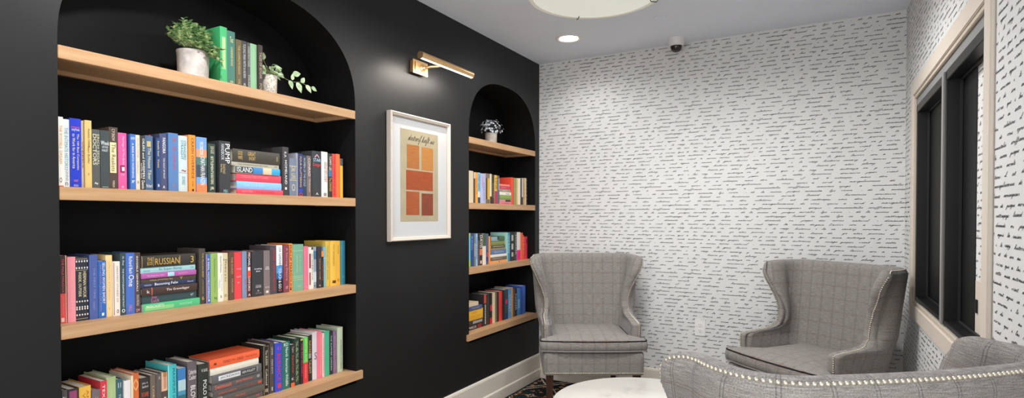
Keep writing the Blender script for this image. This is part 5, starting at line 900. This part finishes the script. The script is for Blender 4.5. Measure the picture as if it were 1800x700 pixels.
def build_chair():
    root = empty('wing_chair', (0, 0, 0))
    th = .066
    zs = [.33, .36, .42, .48, .54, .58, .60, .612, .62, .626, .63, .633, .6355, .638, .6395, .641, .6425, .644, .646, .648, .651, .654, .659, .664, .671, .68, .69, .70, .72, .74, .77, .80, .84, .88, .92, .96, 1.0, 1.035]
    rows = [(z, 1.0, z) for z in zs]
    for a in (25, 50, 70, 84): rows.append((1.035, math.cos(math.radians(a)), 1.035+.033*math.sin(math.radians(a))))
    V = []; UV = []; nP = None; tipN = 4
    rim = []
    for (zz, k, zh) in rows:
        P = shell_path(zz, th); nP = len(P)
        s = [0.]
        for i in range(1, nP): s.append(s[-1]+(P[i]-P[i-1]).length)
        mid = s[-1]/2
        d = th/2*k
        oo = offset_path(P, d); ii = offset_path(P, -d)
        def lift(i):                      # the crest rises gently towards the middle of the back
            f = max(0, (zh-.75)/.31); e = max(0, 1-min(s[i], s[-1]-s[i])/.055); return zh+f*f*(.002*(1-abs(2*i/(nP-1)-1)**2)-.010*e*e)
        loop = []
        for i in range(nP): loop.append((oo[i].x, oo[i].y, lift(i), s[i]-mid))
        tl = (P[-1]-P[-2]).normalized(); nl = Vector((tl.y, -tl.x))*-1
        for q in range(1, tipN):
            a = PI*q/tipN; p = P[-1]+nl*d*math.cos(a)+tl*d*math.sin(a)*.8
            loop.append((p.x, p.y, lift(nP-1), s[-1]-mid+q*.01))
        for i in range(nP-1, -1, -1): loop.append((ii[i].x, ii[i].y, lift(i), s[i]-mid))
        t0 = (P[0]-P[1]).normalized(); n0 = Vector((t0.y, -t0.x))
        for q in range(1, tipN):
            a = PI*q/tipN; p = P[0]+n0*d*math.cos(a)+t0*d*math.sin(a)*.8
            loop.append((p.x, p.y, lift(0), s[0]-mid-q*.01))
        for x, y, z, u in loop: V.append((x, y, z)); UV.append((u, z))
        ca, sa = .42, .74
        a = Vector((P[0].x, P[0].y, lift(0)))+Vector((oo[0].x-P[0].x, oo[0].y-P[0].y, 0))*ca+Vector((t0.x, t0.y, 0))*d*sa
        c = Vector((P[-1].x, P[-1].y, lift(nP-1)))+Vector((oo[-1].x-P[-1].x, oo[-1].y-P[-1].y, 0))*ca+Vector((tl.x, tl.y, 0))*d*sa
        rim.append((a, c, [Vector((p.x, p.y, lift(i))) for i, p in enumerate(oo)]))
    n = len(V)//len(rows); F = []
    for r in range(len(rows)-1):
        for i in range(n):
            j = (i+1) % n; F.append((r*n+i, r*n+j, (r+1)*n+j, (r+1)*n+i))
    o = (len(rows)-1)*n
    io = lambda i: o+nP+tipN-1+(nP-1-i)
    for i in range(nP-1): F.append((o+i, o+i+1, io(i+1), io(i)))
    F.append(tuple(o+nP-1+q for q in range(tipN+1)))
    F.append((o,)+tuple(o+n-q for q in range(1, tipN+1)))
    me = bpy.data.meshes.new('upholstered_shell'); me.from_pydata(V, [], F)
    ul = me.uv_layers.new(name='UVMap')
    for p in me.polygons:
        for li in p.loop_indices: ul.data[li].uv = UV[me.loops[li].vertex_index]
    me.update(); 
    bm = bmesh.new(); bm.from_mesh(me); bmesh.ops.recalc_face_normals(bm, faces=bm.faces[:]); bm.to_mesh(me); bm.free()
    smooth(me, 180)
    link('upholstered_shell', me, root, [M_plaid])
    # nailhead trim round the outer rim of arms, wings and crest
    path = []
    body = [r for r in rim[:len(zs)]]
    for a, c, oo in body: path.append(a)
    top = rim[len(zs)+1][2]
    path += top
    for a, c, oo in body[::-1]: path.append(c)
    def nails(path, sp, rad, b):
        d = 0.; nxt = 0.
        for p, q in zip(path, path[1:]):
            L = (q-p).length
            while nxt <= d+L and L > 0:
                pos = p.lerp(q, (nxt-d)/L)
                for_ring = []
                vs = []; fs = []
                N = 7
                for k, (rr, hh) in enumerate(((1, 0), (.8, .6), (.01, 1))): 
                    pass
                dome(b, pos, rad); nxt += sp
            d += L
    def dome(b, p, rad):
        N = 8; vs = []; fs = []
        for lat in range(5):
            a = PI*lat/4-PI/2
            for k in range(N):
                t = 2*PI*k/N; vs.append((p.x+rad*max(.02, math.cos(a))*math.cos(t), p.y+rad*max(.02, math.cos(a))*math.sin(t), p.z+rad*math.sin(a)))
        for lat in range(4):
            for k in range(N):
                k2 = (k+1) % N; fs.append((lat*N+k, lat*N+k2, (lat+1)*N+k2, (lat+1)*N+k))
        b.add(vs, fs)
    b = MB(); nails(path, .0115, .0043, b)
    b.build('nailhead_trim', M_nail, root, sm=180)
    # seat base (upholstered apron)
    def slab(name, out, prof, crown, m, uvf, parent=root):
        """stack of outlines: prof = [(inset, z)], the last one closed by a crowned top"""
        V = []; F = []; n = len(out); cx = sum(p[0] for p in out)/n; cy = sum(p[1] for p in out)/n
        def ins(d):
            res = []
            for i, p in enumerate(out):
                a = Vector(out[i-1]); c = Vector(out[(i+1) % n]); t = (c-a).normalized(); nn = Vector((-t.y, t.x))
                res.append(Vector(p)+nn*d)
            return res
        for d, z in prof:
            for q in ins(d): V.append((q.x, q.y, z))
        for r in range(len(prof)-1):
            for i in range(n): j = (i+1) % n; F.append((r*n+i, r*n+j, (r+1)*n+j, (r+1)*n+i))
        last = ins(prof[-1][0]); zt = prof[-1][1]; base = len(prof)-1
        for k, s in enumerate((.9, .75, .55, .3)):
            for q in last: V.append((cx+(q.x-cx)*s, cy+(q.y-cy)*s, zt+crown*(1-s**2.2)))
            r = base+k
            for i in range(n): j = (i+1) % n; F.append((r*n+i, r*n+j, (r+1)*n+j, (r+1)*n+i))
        V.append((cx, cy, zt+crown)); c = len(V)-1; r = base+4
        for i in range(n): j = (i+1) % n; F.append((r*n+i, r*n+j, c))
        F.append(tuple(range(n-1, -1, -1)))
        me = bpy.data.meshes.new(name); me.from_pydata(V, [], F); ul = me.uv_layers.new(name='UVMap')
        for p in me.polygons:
            nz = p.normal
            for li in p.loop_indices:
                v = V[me.loops[li].vertex_index]; ul.data[li].uv = uvf(v)
        bm = bmesh.new(); bm.from_mesh(me); bmesh.ops.recalc_face_normals(bm, faces=bm.faces[:]); bm.to_mesh(me); bm.free()
        smooth(me, 50)
        ob = link(name, me, parent, [m]); return ob, ins
    def rounded(pts, r, k=4):
        out = []; n = len(pts)
        for i, p in enumerate(pts):
            p = Vector(p); a = (Vector(pts[i-1])-p); c = (Vector(pts[(i+1) % n])-p)
            ra = min(r, a.length*.45, c.length*.45)
            A = p+a.normalized()*ra; B = p+c.normalized()*ra
            for q in range(k+1):
                t = q/k; out.append(tuple(A.lerp(p, t).lerp(p.lerp(B, t), t)))
        return out
    def dense(pts, step=.03):
        out = []
        for i, p in enumerate(pts):
            q = pts[(i+1) % len(pts)]; L = math.dist(p, q); m = max(1, int(L/step))
            for k in range(m): out.append((p[0]+(q[0]-p[0])*k/m, p[1]+(q[1]-p[1])*k/m))
        return out
    uv_c = lambda v: (v[0], v[1]+v[2])
    apron = dense(rounded([(-.324, -.2), (.324, -.2), (.326, .375), (-.326, .375)], .03))
    _, ai = slab('seat_apron', apron, [(.0, .318), (-.001, .335), (-.004, .42), (.0, .455), (.02, .468)], .0, M_plaid, uv_c)
    b = MB(); fr = [Vector((x, .378, .331)) for x in np.linspace(-.318, .318, 80)]
    nails(fr, .0105, .0042, b); b.build('apron_nailhead_trim', M_nail, root, sm=180)
    # T-shaped seat cushion
    tee = [(-.262, -.205), (.262, -.205), (.262, .290), (.348, .296), (.349, .372), (.18, .393), (0, .398), (-.18, .393), (-.349, .372), (-.348, .296), (-.262, .290)]
    tee = dense(rounded(tee, .028, 4), .025)
    cu, ci = slab('seat_cushion', tee, [(.014, .469), (.003, .476), (-.004, .492), (-.005, .512), (-.001, .530), (.006, .540), (.014, .545)], .028, M_plaid, uv_c)
    for nm, d, z, m in (('top_piping', .003, .5385, M_pip_d), ('bottom_piping', .003, .4745, M_pip_l)):
        b = MB(); b.tube([(q.x, q.y, z) for q in ci(d)], .0042, 6, closed=True); b.build(nm, m, cu, sm=60)
    # legs: tapered in front, splayed behind
    for sx in (-1, 1):
        b = MB(); x = sx*.285
        def taper(p0, h0, p1, h1):
            vs = [(p0[0]+a*h0, p0[1]+c*h0, p0[2]) for a, c in ((-1,-1),(1,-1),(1,1),(-1,1))]+[(p1[0]+a*h1, p1[1]+c*h1, p1[2]) for a, c in ((-1,-1),(1,-1),(1,1),(-1,1))]
            b.add(vs, [(0,3,2,1),(4,5,6,7),(0,1,5,4),(1,2,6,5),(2,3,7,6),(3,0,4,7)])
        taper((x, .34, 0.0025), .014, (x, .335, .319), .024); b.build('leg', M_walnut, root, bev=.002)
        b = MB(); taper((sx*.235, -.33, 0.0025), .014, (sx*.25, -.18, .319), .023); b.build('leg', M_walnut, root, bev=.002)
    return root
def copy_tree(o, parent=None):
    c = o.copy(); C.objects.link(c); c.parent = parent
    for ch in list(o.children): copy_tree(ch, c)
    return c
chair = build_chair()
CH = [((-1.498, 3.731), 209.5, 'grey plaid wing chair in the left corner beside the narrow niche, facing the viewer'),
      ((-.046, 3.697), 141.9, 'grey plaid wing chair in the right corner beside the window, turned towards the table'),
      ((-.003, 1.446), 41.4, 'grey plaid wing chair in the foreground seen from behind, nailheads along its crest')]
for i, (p, a, lab) in enumerate(CH):
    o = chair if i == 0 else copy_tree(chair)
    o.location = (p[0], p[1], .0105); o.rotation_euler = (0, 0, math.radians(a))
    tag(o, lab, 'armchair', 'plaid wing chairs around the marble table')

# ------------------------------------------------------------------ rug and table
def build_rug():
    b = MB(); b.box((-1.245, -2.55, 0), (1.22, 2.55, .012))
    o = b.build('patterned_rug', M_rug, None, bev=.003); o.location = (-.838, 1.615, .0004)
    tag(o, 'dark patterned rug with rust and cream motifs covering the floor beneath the chairs', 'rug')
build_rug()
def build_table():
    t = empty('round_table', (-.737, 2.578, .0127), label='low round table with white marble top between the three wing chairs', cat='table')
    b = MB(); b.lathe([(.40, .440), (.43, .442), (.438, .447), (.441, .456), (.438, .464), (.433, .467)], 96); b.build('table_top', M_marble, t, sm=35)
    b = MB(); b.lathe([(.13, .405), (.16, .439)], 40); b.lathe([(.035, .02), (.032, .2), (.036, .406)], 32); b.build('pedestal', M_blackm, t, sm=40)
    b = MB(); b.lathe([(.24, 0), (.24, .008), (.22, .014), (.05, .022)], 64); b.build('base_plate', M_blackm, t, sm=40)
build_table()

# ------------------------------------------------------------------ framed print
def build_picture():
    y0, y1, z0, z1 = 2.338, 2.893, 1.218, 1.938; X = XL
    yc, zc = (y0+y1)/2, (z0+z1)/2
    r = empty('framed_print', (X+.001, yc, zc), label='framed print of orange colour swatches hanging on the black wall below brass light', cat='picture')
    hw, hh = (y1-y0)/2, (z1-z0)/2
    b = MB(); fw = .022
    prof = [(0, .001), (0, .03), (.004, .034), (.009, .034), (.012, .030), (.017, .029), (fw, .022), (fw, .001)]
    cor = [(-1, -1), (1, -1), (1, 1), (-1, 1)]; n = len(prof)
    vs = [(d, sx*(hw-i), sz*(hh-i)) for sx, sz in cor for i, d in prof]
    fs = [(k*n+i, k*n+(i+1) % n, ((k+1) % 4)*n+(i+1) % n, ((k+1) % 4)*n+i) for k in range(4) for i in range(n)]
    b.add(vs, fs)
    fr = b.build('frame', mat('silver_beige_frame', '#cbbfb2', .4, .4, .15), r)
    b = MB()
    def bead(y, z): 
        b.lathe([(.0005, -.004), (.0035, -.0028), (.0045, 0), (.0035, .0028), (.0005, .004)], 8, M=Matrix.Translation((.031, y, z)))
    for k in range(int(2*hh/.0095)): 
        for s in (-1, 1): bead(s*(hw-.0055), -hh+.006+k*.0095)
    for k in range(int(2*hw/.0095)):
        for s in (-1, 1): bead(-hw+.006+k*.0095, s*(hh-.0055))
    b.build('beading', mat('pale_silver_bead', '#d6ccc0', .35, .4, .2), fr, sm=60)
    b = MB(); b.box((.002, -hw+fw*.9, -hh+fw*.9), (.012, hw-fw*.9, hh-fw*.9)); b.build('mat_board', mat('white_mat_board', '#bdbdbd', .8), r)
    ay0, ay1, az0, az1 = 2.437-yc, 2.785-yc, 1.328-zc, 1.855-zc
    aw, ah = ay1-ay0, az1-az0
    b = MB(); b.box((.0122, ay0, az0), (.0128, ay1, az1))
    art = b.build('print_sheet', m_plain('aged_paper', '#a59a7e', .12, .85, 14), r)
    def sw(u0, u1, v0, v1, col):
        t = NT('swatch_wash', .8, .1); c = lin(col)
        f = t.noise(t.coord(scale=(1, 4, 60)), 3, 4)
        t.base(t.ramp(f, [(.3, tuple(x*.72 for x in c)), (.65, c)]))
        b = MB(); b.box((.0129, ay0+aw*u0, az1-ah*v1), (.0132, ay0+aw*u1, az1-ah*v0)); b.build('colour_swatch', t.m, art)
    sw(.16, .48, .16, .42, '#a86a36'); sw(.54, .86, .165, .425, '#b47a3e')
    sw(.14, .85, .44, .655, '#9c4a25')
    sw(.14, .48, .672, .93, '#a0522a'); sw(.54, .855, .685, .935, '#823f28')
    rnd = random.Random(1); x = .0; st = []
    for w in ('dextroif', 'keeft', 'sis'):
        s, x = write_word(w, x, 0, 1, 1.0, .6, 4, rnd); st += s; x += .9
    V, F = ribbons(st, .19, rnd)
    k = aw*.70/max(p[0] for p in V)
    vs = [(.0134, ay0+aw*.19+p[0]*k, az1-ah*.112+p[1]*k*1.25) for p in V]
    b = MB(); b.add(vs, F); b.build('handwritten_title', mat('sepia_ink', '#2e251c', .8), art, fix=False)
    b = MB(); b.add([(.0185, -hw+fw*.8, -hh+fw*.8), (.0185, hw-fw*.8, -hh+fw*.8), (.0185, hw-fw*.8, hh-fw*.8), (.0185, -hw+fw*.8, hh-fw*.8)], [(0, 1, 2, 3)])
    b.build('glazing', M_pane, r, fix=False)
build_picture()

# ------------------------------------------------------------------ brass picture light
def build_sconce():
    r = empty('picture_light', (XL, 2.60, 2.225), label='brass tube picture light glowing on the black wall above the framed print', cat='wall light')
    b = MB(); b.box((.0005, -.062, -.034), (.022, .062, .034)); b.box((.022, -.068, -.039), (.030, .068, .039)); b.box((.030, -.054, -.027), (.034, .054, .027))
    b.build('back_plate', M_brass, r, bev=.002)
    RX = Matrix.Rotation(PI/2, 4, 'Y')
    b = MB(); b.lathe([(.022, .034), (.022, .038), (.013, .043), (.013, .05), (.008, .055)], 28, M=Matrix.Translation((0, .012, 0)) @ RX)
    b.build('rosette', M_brass, r, sm=40)
    b = MB(); b.tube([(.05, .012, 0), (.09, .02, .004), (.125, .05, .01), (.146, .085, .018)], .0075, 12); b.build('arm', M_brass, r, sm=60)
    # half-open tube
    ya, yb = -.16, .345; R = .021; cx, cz = .155, .018
    b = MB(); n = 28; a0, a1 = math.radians(-52), math.radians(208); outp = []; inp = []
    for k in range(n+1):
        a = a0+(a1-a0)*k/n
        outp.append((cx+R*math.cos(a), cz+R*math.sin(a))); inp.append((cx+(R-.0016)*math.cos(a), cz+(R-.0016)*math.sin(a)))
    pr = outp+inp[::-1]; m = len(pr)
    vs = [(x, ya, z) for x, z in pr]+[(x, yb, z) for x, z in pr]
    b.add(vs, [(i, (i+1) % m, m+(i+1) % m, m+i) for i in range(m)])
    RY = Matrix.Rotation(-PI/2, 4, 'X')
    for y in (ya-.002, yb):
        b.lathe([(R, 0), (R, .002)], 32, M=Matrix.Translation((cx, y, cz)) @ RY)
    tb = b.build('tube_shade', M_brass, r, sm=45)
    b = MB(); b.box((cx-.012, ya+.003, cz-.0145), (cx+.010, yb-.003, cz-.0115)); 
    b.build('lamp_strip', mat('warm_led', '#fff4e2', .5, emit=('#fff0dc', 9)), r)
    l = bpy.data.lights.new('picture_lamp', 'AREA'); l.shape = 'RECTANGLE'; l.size = .46; l.size_y = .02; l.energy = 3.2; l.color = (1, .93, .84)
    o = bpy.data.objects.new('picture_lamp', l); C.objects.link(o)
    d = Vector((-.5, 0, -1)).normalized()
    o.location = (XL+cx-.002, 2.60+(ya+yb)/2, 2.225+cz-.024)
    zax = -d; xax = Vector((0, 1, 0)); yax = zax.cross(xax)
    o.rotation_euler = Matrix((xax, yax, zax)).transposed().to_euler()
build_sconce()

# ------------------------------------------------------------------ ceiling fittings
def build_ceiling_light():
    cx, cy = -1.015, 2.632; R = .332
    r = empty('drum_ceiling_light', (cx, cy, ZC), label='large round cream drum ceiling light with three wire clips at its rim', cat='ceiling light')
    zb = 2.452-ZC
    sh = mat('cream_shade', '#e9e6da', .7, emit=('#f4f0e2', .12))
    b = MB(); b.lathe([(R, -.012), (R, zb), (R-.006, zb-.001), (R-.020, zb+.001), (R-.020, zb+.008), (R-.012, zb+.012), (R-.012, -.012)], 96, cap0=False, cap1=False)
    b.build('shade', sh, r, sm=35)
    b = MB(); b.lathe([(.001, zb+.0035), (R-.0202, zb+.0035)], 96, cap0=False, cap1=False)
    b.build('diffuser', mat('glowing_diffuser', '#d4d6ca', .6, emit=('#eceee2', .42)), r)
    b = MB(); b.lathe([(.09, -.001), (.09, -.02), (.02, -.024)], 40); b.build('canopy', sh, r, sm=40)
    for a in (128, 42, 265):
        t = math.radians(a); u = Vector((math.cos(t), math.sin(t), 0))
        b = MB(); b.tube([u*(R+.004)+Vector((0, 0, zb+.022)), u*(R+.006)+Vector((0, 0, zb+.002)), u*(R-.002)+Vector((0, 0, zb-.006)), u*(R-.03)+Vector((0, 0, zb-.006)), u*(R-.036)+Vector((0, 0, zb+.002))], .0022, 6)
        b.build('wire_clip', M_blackm, r, sm=60)
    l = bpy.data.lights.new('drum_lamp', 'AREA'); l.shape = 'DISK'; l.size = .58; l.energy = DRUM_W; l.color = (1, 1, 1)
    o = bpy.data.objects.new('drum_lamp', l); C.objects.link(o); o.location = (cx, cy, ZC+zb-.012)
DRUM_W = 25; SPOT_W = 14
def downlight(x, y, label, first=[None], visible=True, watt=None, soft=.06):
    if visible:
        if first[0] is None:
            r = empty('downlight', (x, y, ZC))
            b = MB(); b.lathe([(.098, -.0005), (.098, -.004), (.09, -.008), (.078, -.009), (.066, -.003), (.064, -.0005)], 64, cap0=False, cap1=False); b.build('trim_ring', M_white, r, sm=40)
            b = MB(); b.lathe([(.0005, -.0035), (.066, -.0025)], 48, cap0=False, cap1=False); b.build('lens', mat('lit_lens', '#ffffff', .5, emit=('#ffffff', 14)), r)
            first[0] = r
        else:
            r = copy_tree(first[0]); r.location = (x, y, ZC)
        tag(r, label, 'downlight')
    l = bpy.data.lights.new('downlight_lamp', 'SPOT'); l.energy = watt or SPOT_W; l.spot_size = math.radians(160); l.spot_blend = .7; l.shadow_soft_size = soft; l.color = (1, 1, 1)
    o = bpy.data.objects.new('downlight_lamp', l); C.objects.link(o); o.location = (x, y, ZC-.02)
build_ceiling_light()
downlight(-1.617, 3.684, 'round recessed downlight shining in the ceiling near the black wall')
downlight(-.38, 3.0, 'round recessed downlight in the ceiling above the right-hand wing chair', watt=52)
downlight(-1.55, 1.15, 'round recessed downlight in the ceiling in front of the wide bookcase niche', watt=44, soft=.025)
def build_small_fittings():
    r = empty('dome_camera', (-.952, 4.06, ZC), label='small white dome security camera with dark bubble on the ceiling by the papered wall', cat='security camera')
    b = MB(); b.lathe([(.056, -.0005), (.056, -.03), (.052, -.05), (.046, -.058), (.02, -.058)], 48); b.build('housing', M_white, r, sm=40)
    b = MB(); b.lathe([(.040, -.0585), (.0385, -.074), (.031, -.088), (.018, -.097), (.001, -.1)], 40, cap1=False)
    b.build('bubble', mat('smoked_dome', '#2a2420', .15, .5), r, sm=60)
    b = MB(); b.lathe([(.043, -.0005), (.043, -.0045), (.040, -.006), (.001, -.0065)], 40, cap1=False)
    o = b.build('sprinkler_cover', M_ceil, None, sm=40); o.location = (-.949, 3.603, ZC)
    tag(o, 'flush round sprinkler cover disc on the ceiling between drum light and dome camera', 'sprinkler cover')
    r = empty('wall_outlet', (-.805, YB, .55), label='white duplex power outlet on the papered wall between two wing chairs', cat='outlet')
    b = MB(); b.box((-.037, -.0065, -.0585), (.037, -.0009, .0585)); b.build('cover_plate', M_white, r, bev=.002)
    for s in (-1, 1):
        b = MB()
        pts = [(.017*math.cos(a)*1.0, max(-.0135, min(.0135, .017*math.sin(a)))) for a in [2*PI*k/28 for k in range(28)]]
        vs = [(x, -.0066, z+s*.0195) for x, z in pts]+[(x, -.009, z+s*.0195) for x, z in pts]; n = 28
        b.add(vs, [tuple(range(n, 2*n))]+[(i, (i+1) % n, n+(i+1) % n, n+i) for i in range(n)])
        so = b.build('socket', M_white, r, bev=0)
        b = MB(); 
        for dx in (-.0063, .0063): b.box((dx-.001, -.0093, s*.0195-.001), (dx+.001, -.0089, s*.0195+.008))
        b.box((-.002, -.0093, s*.0195-.0095), (.002, -.0089, s*.0195-.006)); b.build('slots', M_blackm, so)
build_small_fittings()

# ------------------------------------------------------------------ plants
def leaf(b, p, d, up, L, W, fold=.25, mi=0, tip=1.0, nseg=4):
    d = Vector(d).normalized(); s = d.cross(Vector(up))
    if s.length < 1e-3: s = d.cross(Vector((1, 0, 0)))
    s.normalize(); u = s.cross(d)
    vs = []; fs = []
    for i in range(nseg+1):
        t = i/nseg; w = W*math.sin(PI*min(1, (t*.92+.06))**.8)*(1-.15*t)
        c = Vector(p)+d*L*t-u*L*.18*t*t
        vs += [c+s*w+u*w*fold, c, c-s*w+u*w*fold]
    for i in range(nseg):
        a = 3*i; fs += [(a, a+1, a+4, a+3), (a+1, a+2, a+5, a+4)]
    b.add(vs, fs, mi)
def pot(r, prof, m, name='pot'):
    b = MB(); b.lathe(prof, 48, cap1=False); return b.build(name, m, r, sm=40)
def build_plants():
    rnd = random.Random(7)
    M_soil = m_plain('soil', '#3a2f26', .4, .95, 60)
    # bushy plant, wide niche
    r = empty('potted_plant', (XL-.112, 1.335, 1.8963), label='bushy green plant in a white ceramic pot, left of the green books', cat='potted plant')
    pot(r, [(.05, 0), (.0545, .004), (.0575, .10), (.059, .118), (.055, .118), (.052, .1)], m_ceramic('marbled_ceramic', '#99918a', '#d0cac4'))
    b = MB(); b.lathe([(.0535, .104), (.001, .112)], 32, cap0=False, cap1=False); b.build('soil', M_soil, r)
    b = MB(); stems = MB()
    clumps = [((0, 0, 0), (0, .012, .212), .042), ((0, 0, 0), (.01, -.035, .222), .032), ((0, .01, 0), (.015, .035, .195), .04), ((0, -.02, 0), (.02, -.085, .17), .034), ((0, -.02, 0), (.02, -.075, .145), .03),
              ((0, .02, 0), (.07, .045, .13), .034), ((.01, .03, 0), (.078, .055, .10), .026), ((0, 0, 0), (.045, -.03, .155), .045), ((0, 0, 0), (-.03, 0, .165), .045), ((0, 0, 0), (.04, .015, .15), .045), ((0, 0, 0), (.05, -.01, .13), .04)]
    for (o0, c, rad) in clumps:
        c = Vector(c)
        for k in range(10):
            tip = c+Vector((rnd.gauss(0, 1), rnd.gauss(0, 1), rnd.gauss(0, .8)))*rad*.42
            base = Vector((o0[0], o0[1]*.6, .108)); mid = base.lerp(tip, .5)+Vector((0, 0, .012))
            stems.tube([base, mid, tip], [.0014, .0012, .0007], 5)
            for q in range(20):
                t = .36+.64*q/19
                p = base.lerp(mid, t*2) if t < .5 else mid.lerp(tip, t*2-1)
                a = q*2.4+k; d = Vector((math.cos(a), math.sin(a), .45+rnd.uniform(-.2, .5)))
                leaf(b, p, d, (0, 0, 1), rnd.uniform(.015, .024), rnd.uniform(.0055, .0085), mi=rnd.choice((0, 1, 1)), nseg=3)
    b.build('foliage', [m_leaf('boxwood_leaf', '#2f4d36', '#6f9560', '#c6d6a0'), m_leaf('pale_boxwood_leaf', '#4f7848', '#a3c084', '#e2ecc0')], r, fix=False)
    stems.build('stem', mat('green_stem', '#5f6b45', .7), r, sm=60)
    # trailing plant
    r = empty('trailing_plant', (XL-.105, 1.682, 1.8963), label='trailing heart-leaf plant in a small speckled pot at right of the green books', cat='potted plant')
    t = NT('speckled_banded_glaze', .5, .35)
    br = t.n('ShaderNodeTexVoronoi'); br.inputs['Scale'].default_value = 130; t.l(t.coord(scale=(1, 1, 1)), br.inputs[0])
    t.base(t.ramp(br.outputs[0], [(.15, lin('#8e877b')), (.5, lin('#d6d0c4'))]))
    pot(r, [(.029, 0), (.031, .003), (.033, .075), (.034, .098), (.031, .098), (.029, .085)], t.m)
    b = MB(); b.lathe([(.03, .088), (.001, .094)], 28, cap0=False, cap1=False); b.build('soil', M_soil, r)
    b = MB(); stems = MB()
    for k in range(26):
        a = k*2.4; L = rnd.uniform(.018, .046)
        tip = Vector((math.cos(a)*L*.7, math.sin(a)*L, .1+rnd.uniform(.0, .045)))
        stems.tube([(0, 0, .09), Vector((0, 0, .1)).lerp(tip, .5), tip], .0009, 5)
        leaf(b, tip, (math.cos(a)*.7+.4, math.sin(a), rnd.uniform(-.9, .5)), (1, 0, .6), rnd.uniform(.028, .038), rnd.uniform(.011, .0145), .15)
    for tip, d in (((.0, -.03, .165), (.4, -.3, .7)), ((.0, .018, .155), (.3, .9, -.1)), ((.015, .03, .13), (.3, .8, -.4))):
        stems.tube([(0, 0, .09), Vector(tip)*.6+Vector((0, 0, .045)), tip], .0009, 5); leaf(b, tip, d, (0, 0, 1), .036, .011, .15)
    vine = [(0, .005, .09), (.02, .04, .102), (.03, .08, .092), (.03, .11, .09), (.032, .145, .096), (.03, .18, .09), (.03, .215, .085)]
    V = catmull([tuple(p) for p in vine], 4); stems.tube(V, .0011, 6)
    for (p, d, L) in (((.03, .085, .092), (.25, .35, -.95), .04), ((.03, .10, .098), (.2, .1, 1.2), .03), ((.03, .105, .125), (.2, .8, .25), .042), ((.032, .125, .09), (.3, .5, -1), .05),
                      ((.032, .15, .096), (.1, .6, .8), .034), ((.03, .18, .09), (.3, .5, -.7), .042), ((.03, .212, .086), (.2, .9, -.35), .034)):
        leaf(b, p, d, (1, 0, .2), L, L*.36, .12, nseg=6)
    b.build('foliage', [m_leaf('heart_leaf', '#8fb083', '#b4caa0', '#dbe4bc')], r, fix=False)
    stems.build('stem', mat('olive_stem', '#84905c', .7), r, sm=60)
    # small flowering plant, narrow niche
    r = empty('potted_plant', (XL-.15, 3.674, 1.8963), label='small grey-white flowering plant in a cream pot on the narrow niche top shelf', cat='potted plant')
    pot(r, [(.041, 0), (.0445, .004), (.046, .09), (.0465, .1), (.0425, .1), (.041, .085)], m_ceramic('two_tone_stoneware', '#aaa39a', '#cfc8bd', 14))
    b = MB(); b.lathe([(.042, .088), (.001, .095)], 32, cap0=False, cap1=False); b.build('soil', M_soil, r)
    b = MB(); fl = MB(); stems = MB()
    for k in range(120):
        a = rnd.uniform(0, 2*PI); e = rnd.uniform(.05, 1.4); L = rnd.uniform(.06, .115)
        tip = Vector((math.cos(a)*math.cos(e)*L*.85, math.sin(a)*math.cos(e)*L*.95, .098+math.sin(e)*L))
        stems.tube([(0, 0, .092), Vector((0, 0, .105)).lerp(tip, .5), tip], .0007, 4)
        for q in range(4):
            t = .3+.5*q/4; p = Vector((0, 0, .1)).lerp(tip, t); aa = rnd.uniform(0, 6)
            leaf(b, p, (math.cos(aa), math.sin(aa), .4), (0, 0, 1), .017, .0036, nseg=2)
        rd = (tip-Vector((0, 0, .1))).normalized(); pu = rd.orthogonal().normalized(); pv = rd.cross(pu)
        for q in range(6):
            aa = 2*PI*q/6+k; leaf(fl, tip, pu*math.cos(aa)+pv*math.sin(aa)+rd*.5, rd, .0105, .0046, .15, nseg=2)
    b.build('foliage', [m_leaf('grey_leaf', '#3c4642', '#5e6a62', '#8c988a')], r, fix=False)
    fl.build('flowers', [m_plain('silver_petal', '#e3e6ef', .25, .7, 50)], r, fix=False)
    stems.build('stem', mat('dark_stem', '#39422f', .7), r)
build_plants()

# ------------------------------------------------------------------ light of the wider room, camera
w = bpy.data.worlds.new('soft_daylight'); bpy.context.scene.world = w; w.use_nodes = True
bg = w.node_tree.nodes['Background']; bg.inputs[0].default_value = (.975, .99, 1, 1); bg.inputs[1].default_value = WORLD = 2.35
cam = bpy.data.cameras.new('camera'); co = bpy.data.objects.new('camera', cam); C.objects.link(co)
cam.sensor_width = 36; cam.lens = 36*984.8/1800; cam.shift_y = 46.5/1800; cam.clip_start = .02
co.location = (0, 0, 1.354); co.rotation_euler = (PI/2-.0152, 0, .5142)
sc = bpy.context.scene; sc.camera = co
sc.view_settings.view_transform = 'Standard'; sc.view_settings.look = 'None'
sc.view_settings.exposure = .12; sc.view_settings.gamma = 1
sc.cycles.use_denoising = True; sc.cycles.max_bounces = 8; sc.cycles.diffuse_bounces = 5
sc.cycles.sample_clamp_indirect = 6
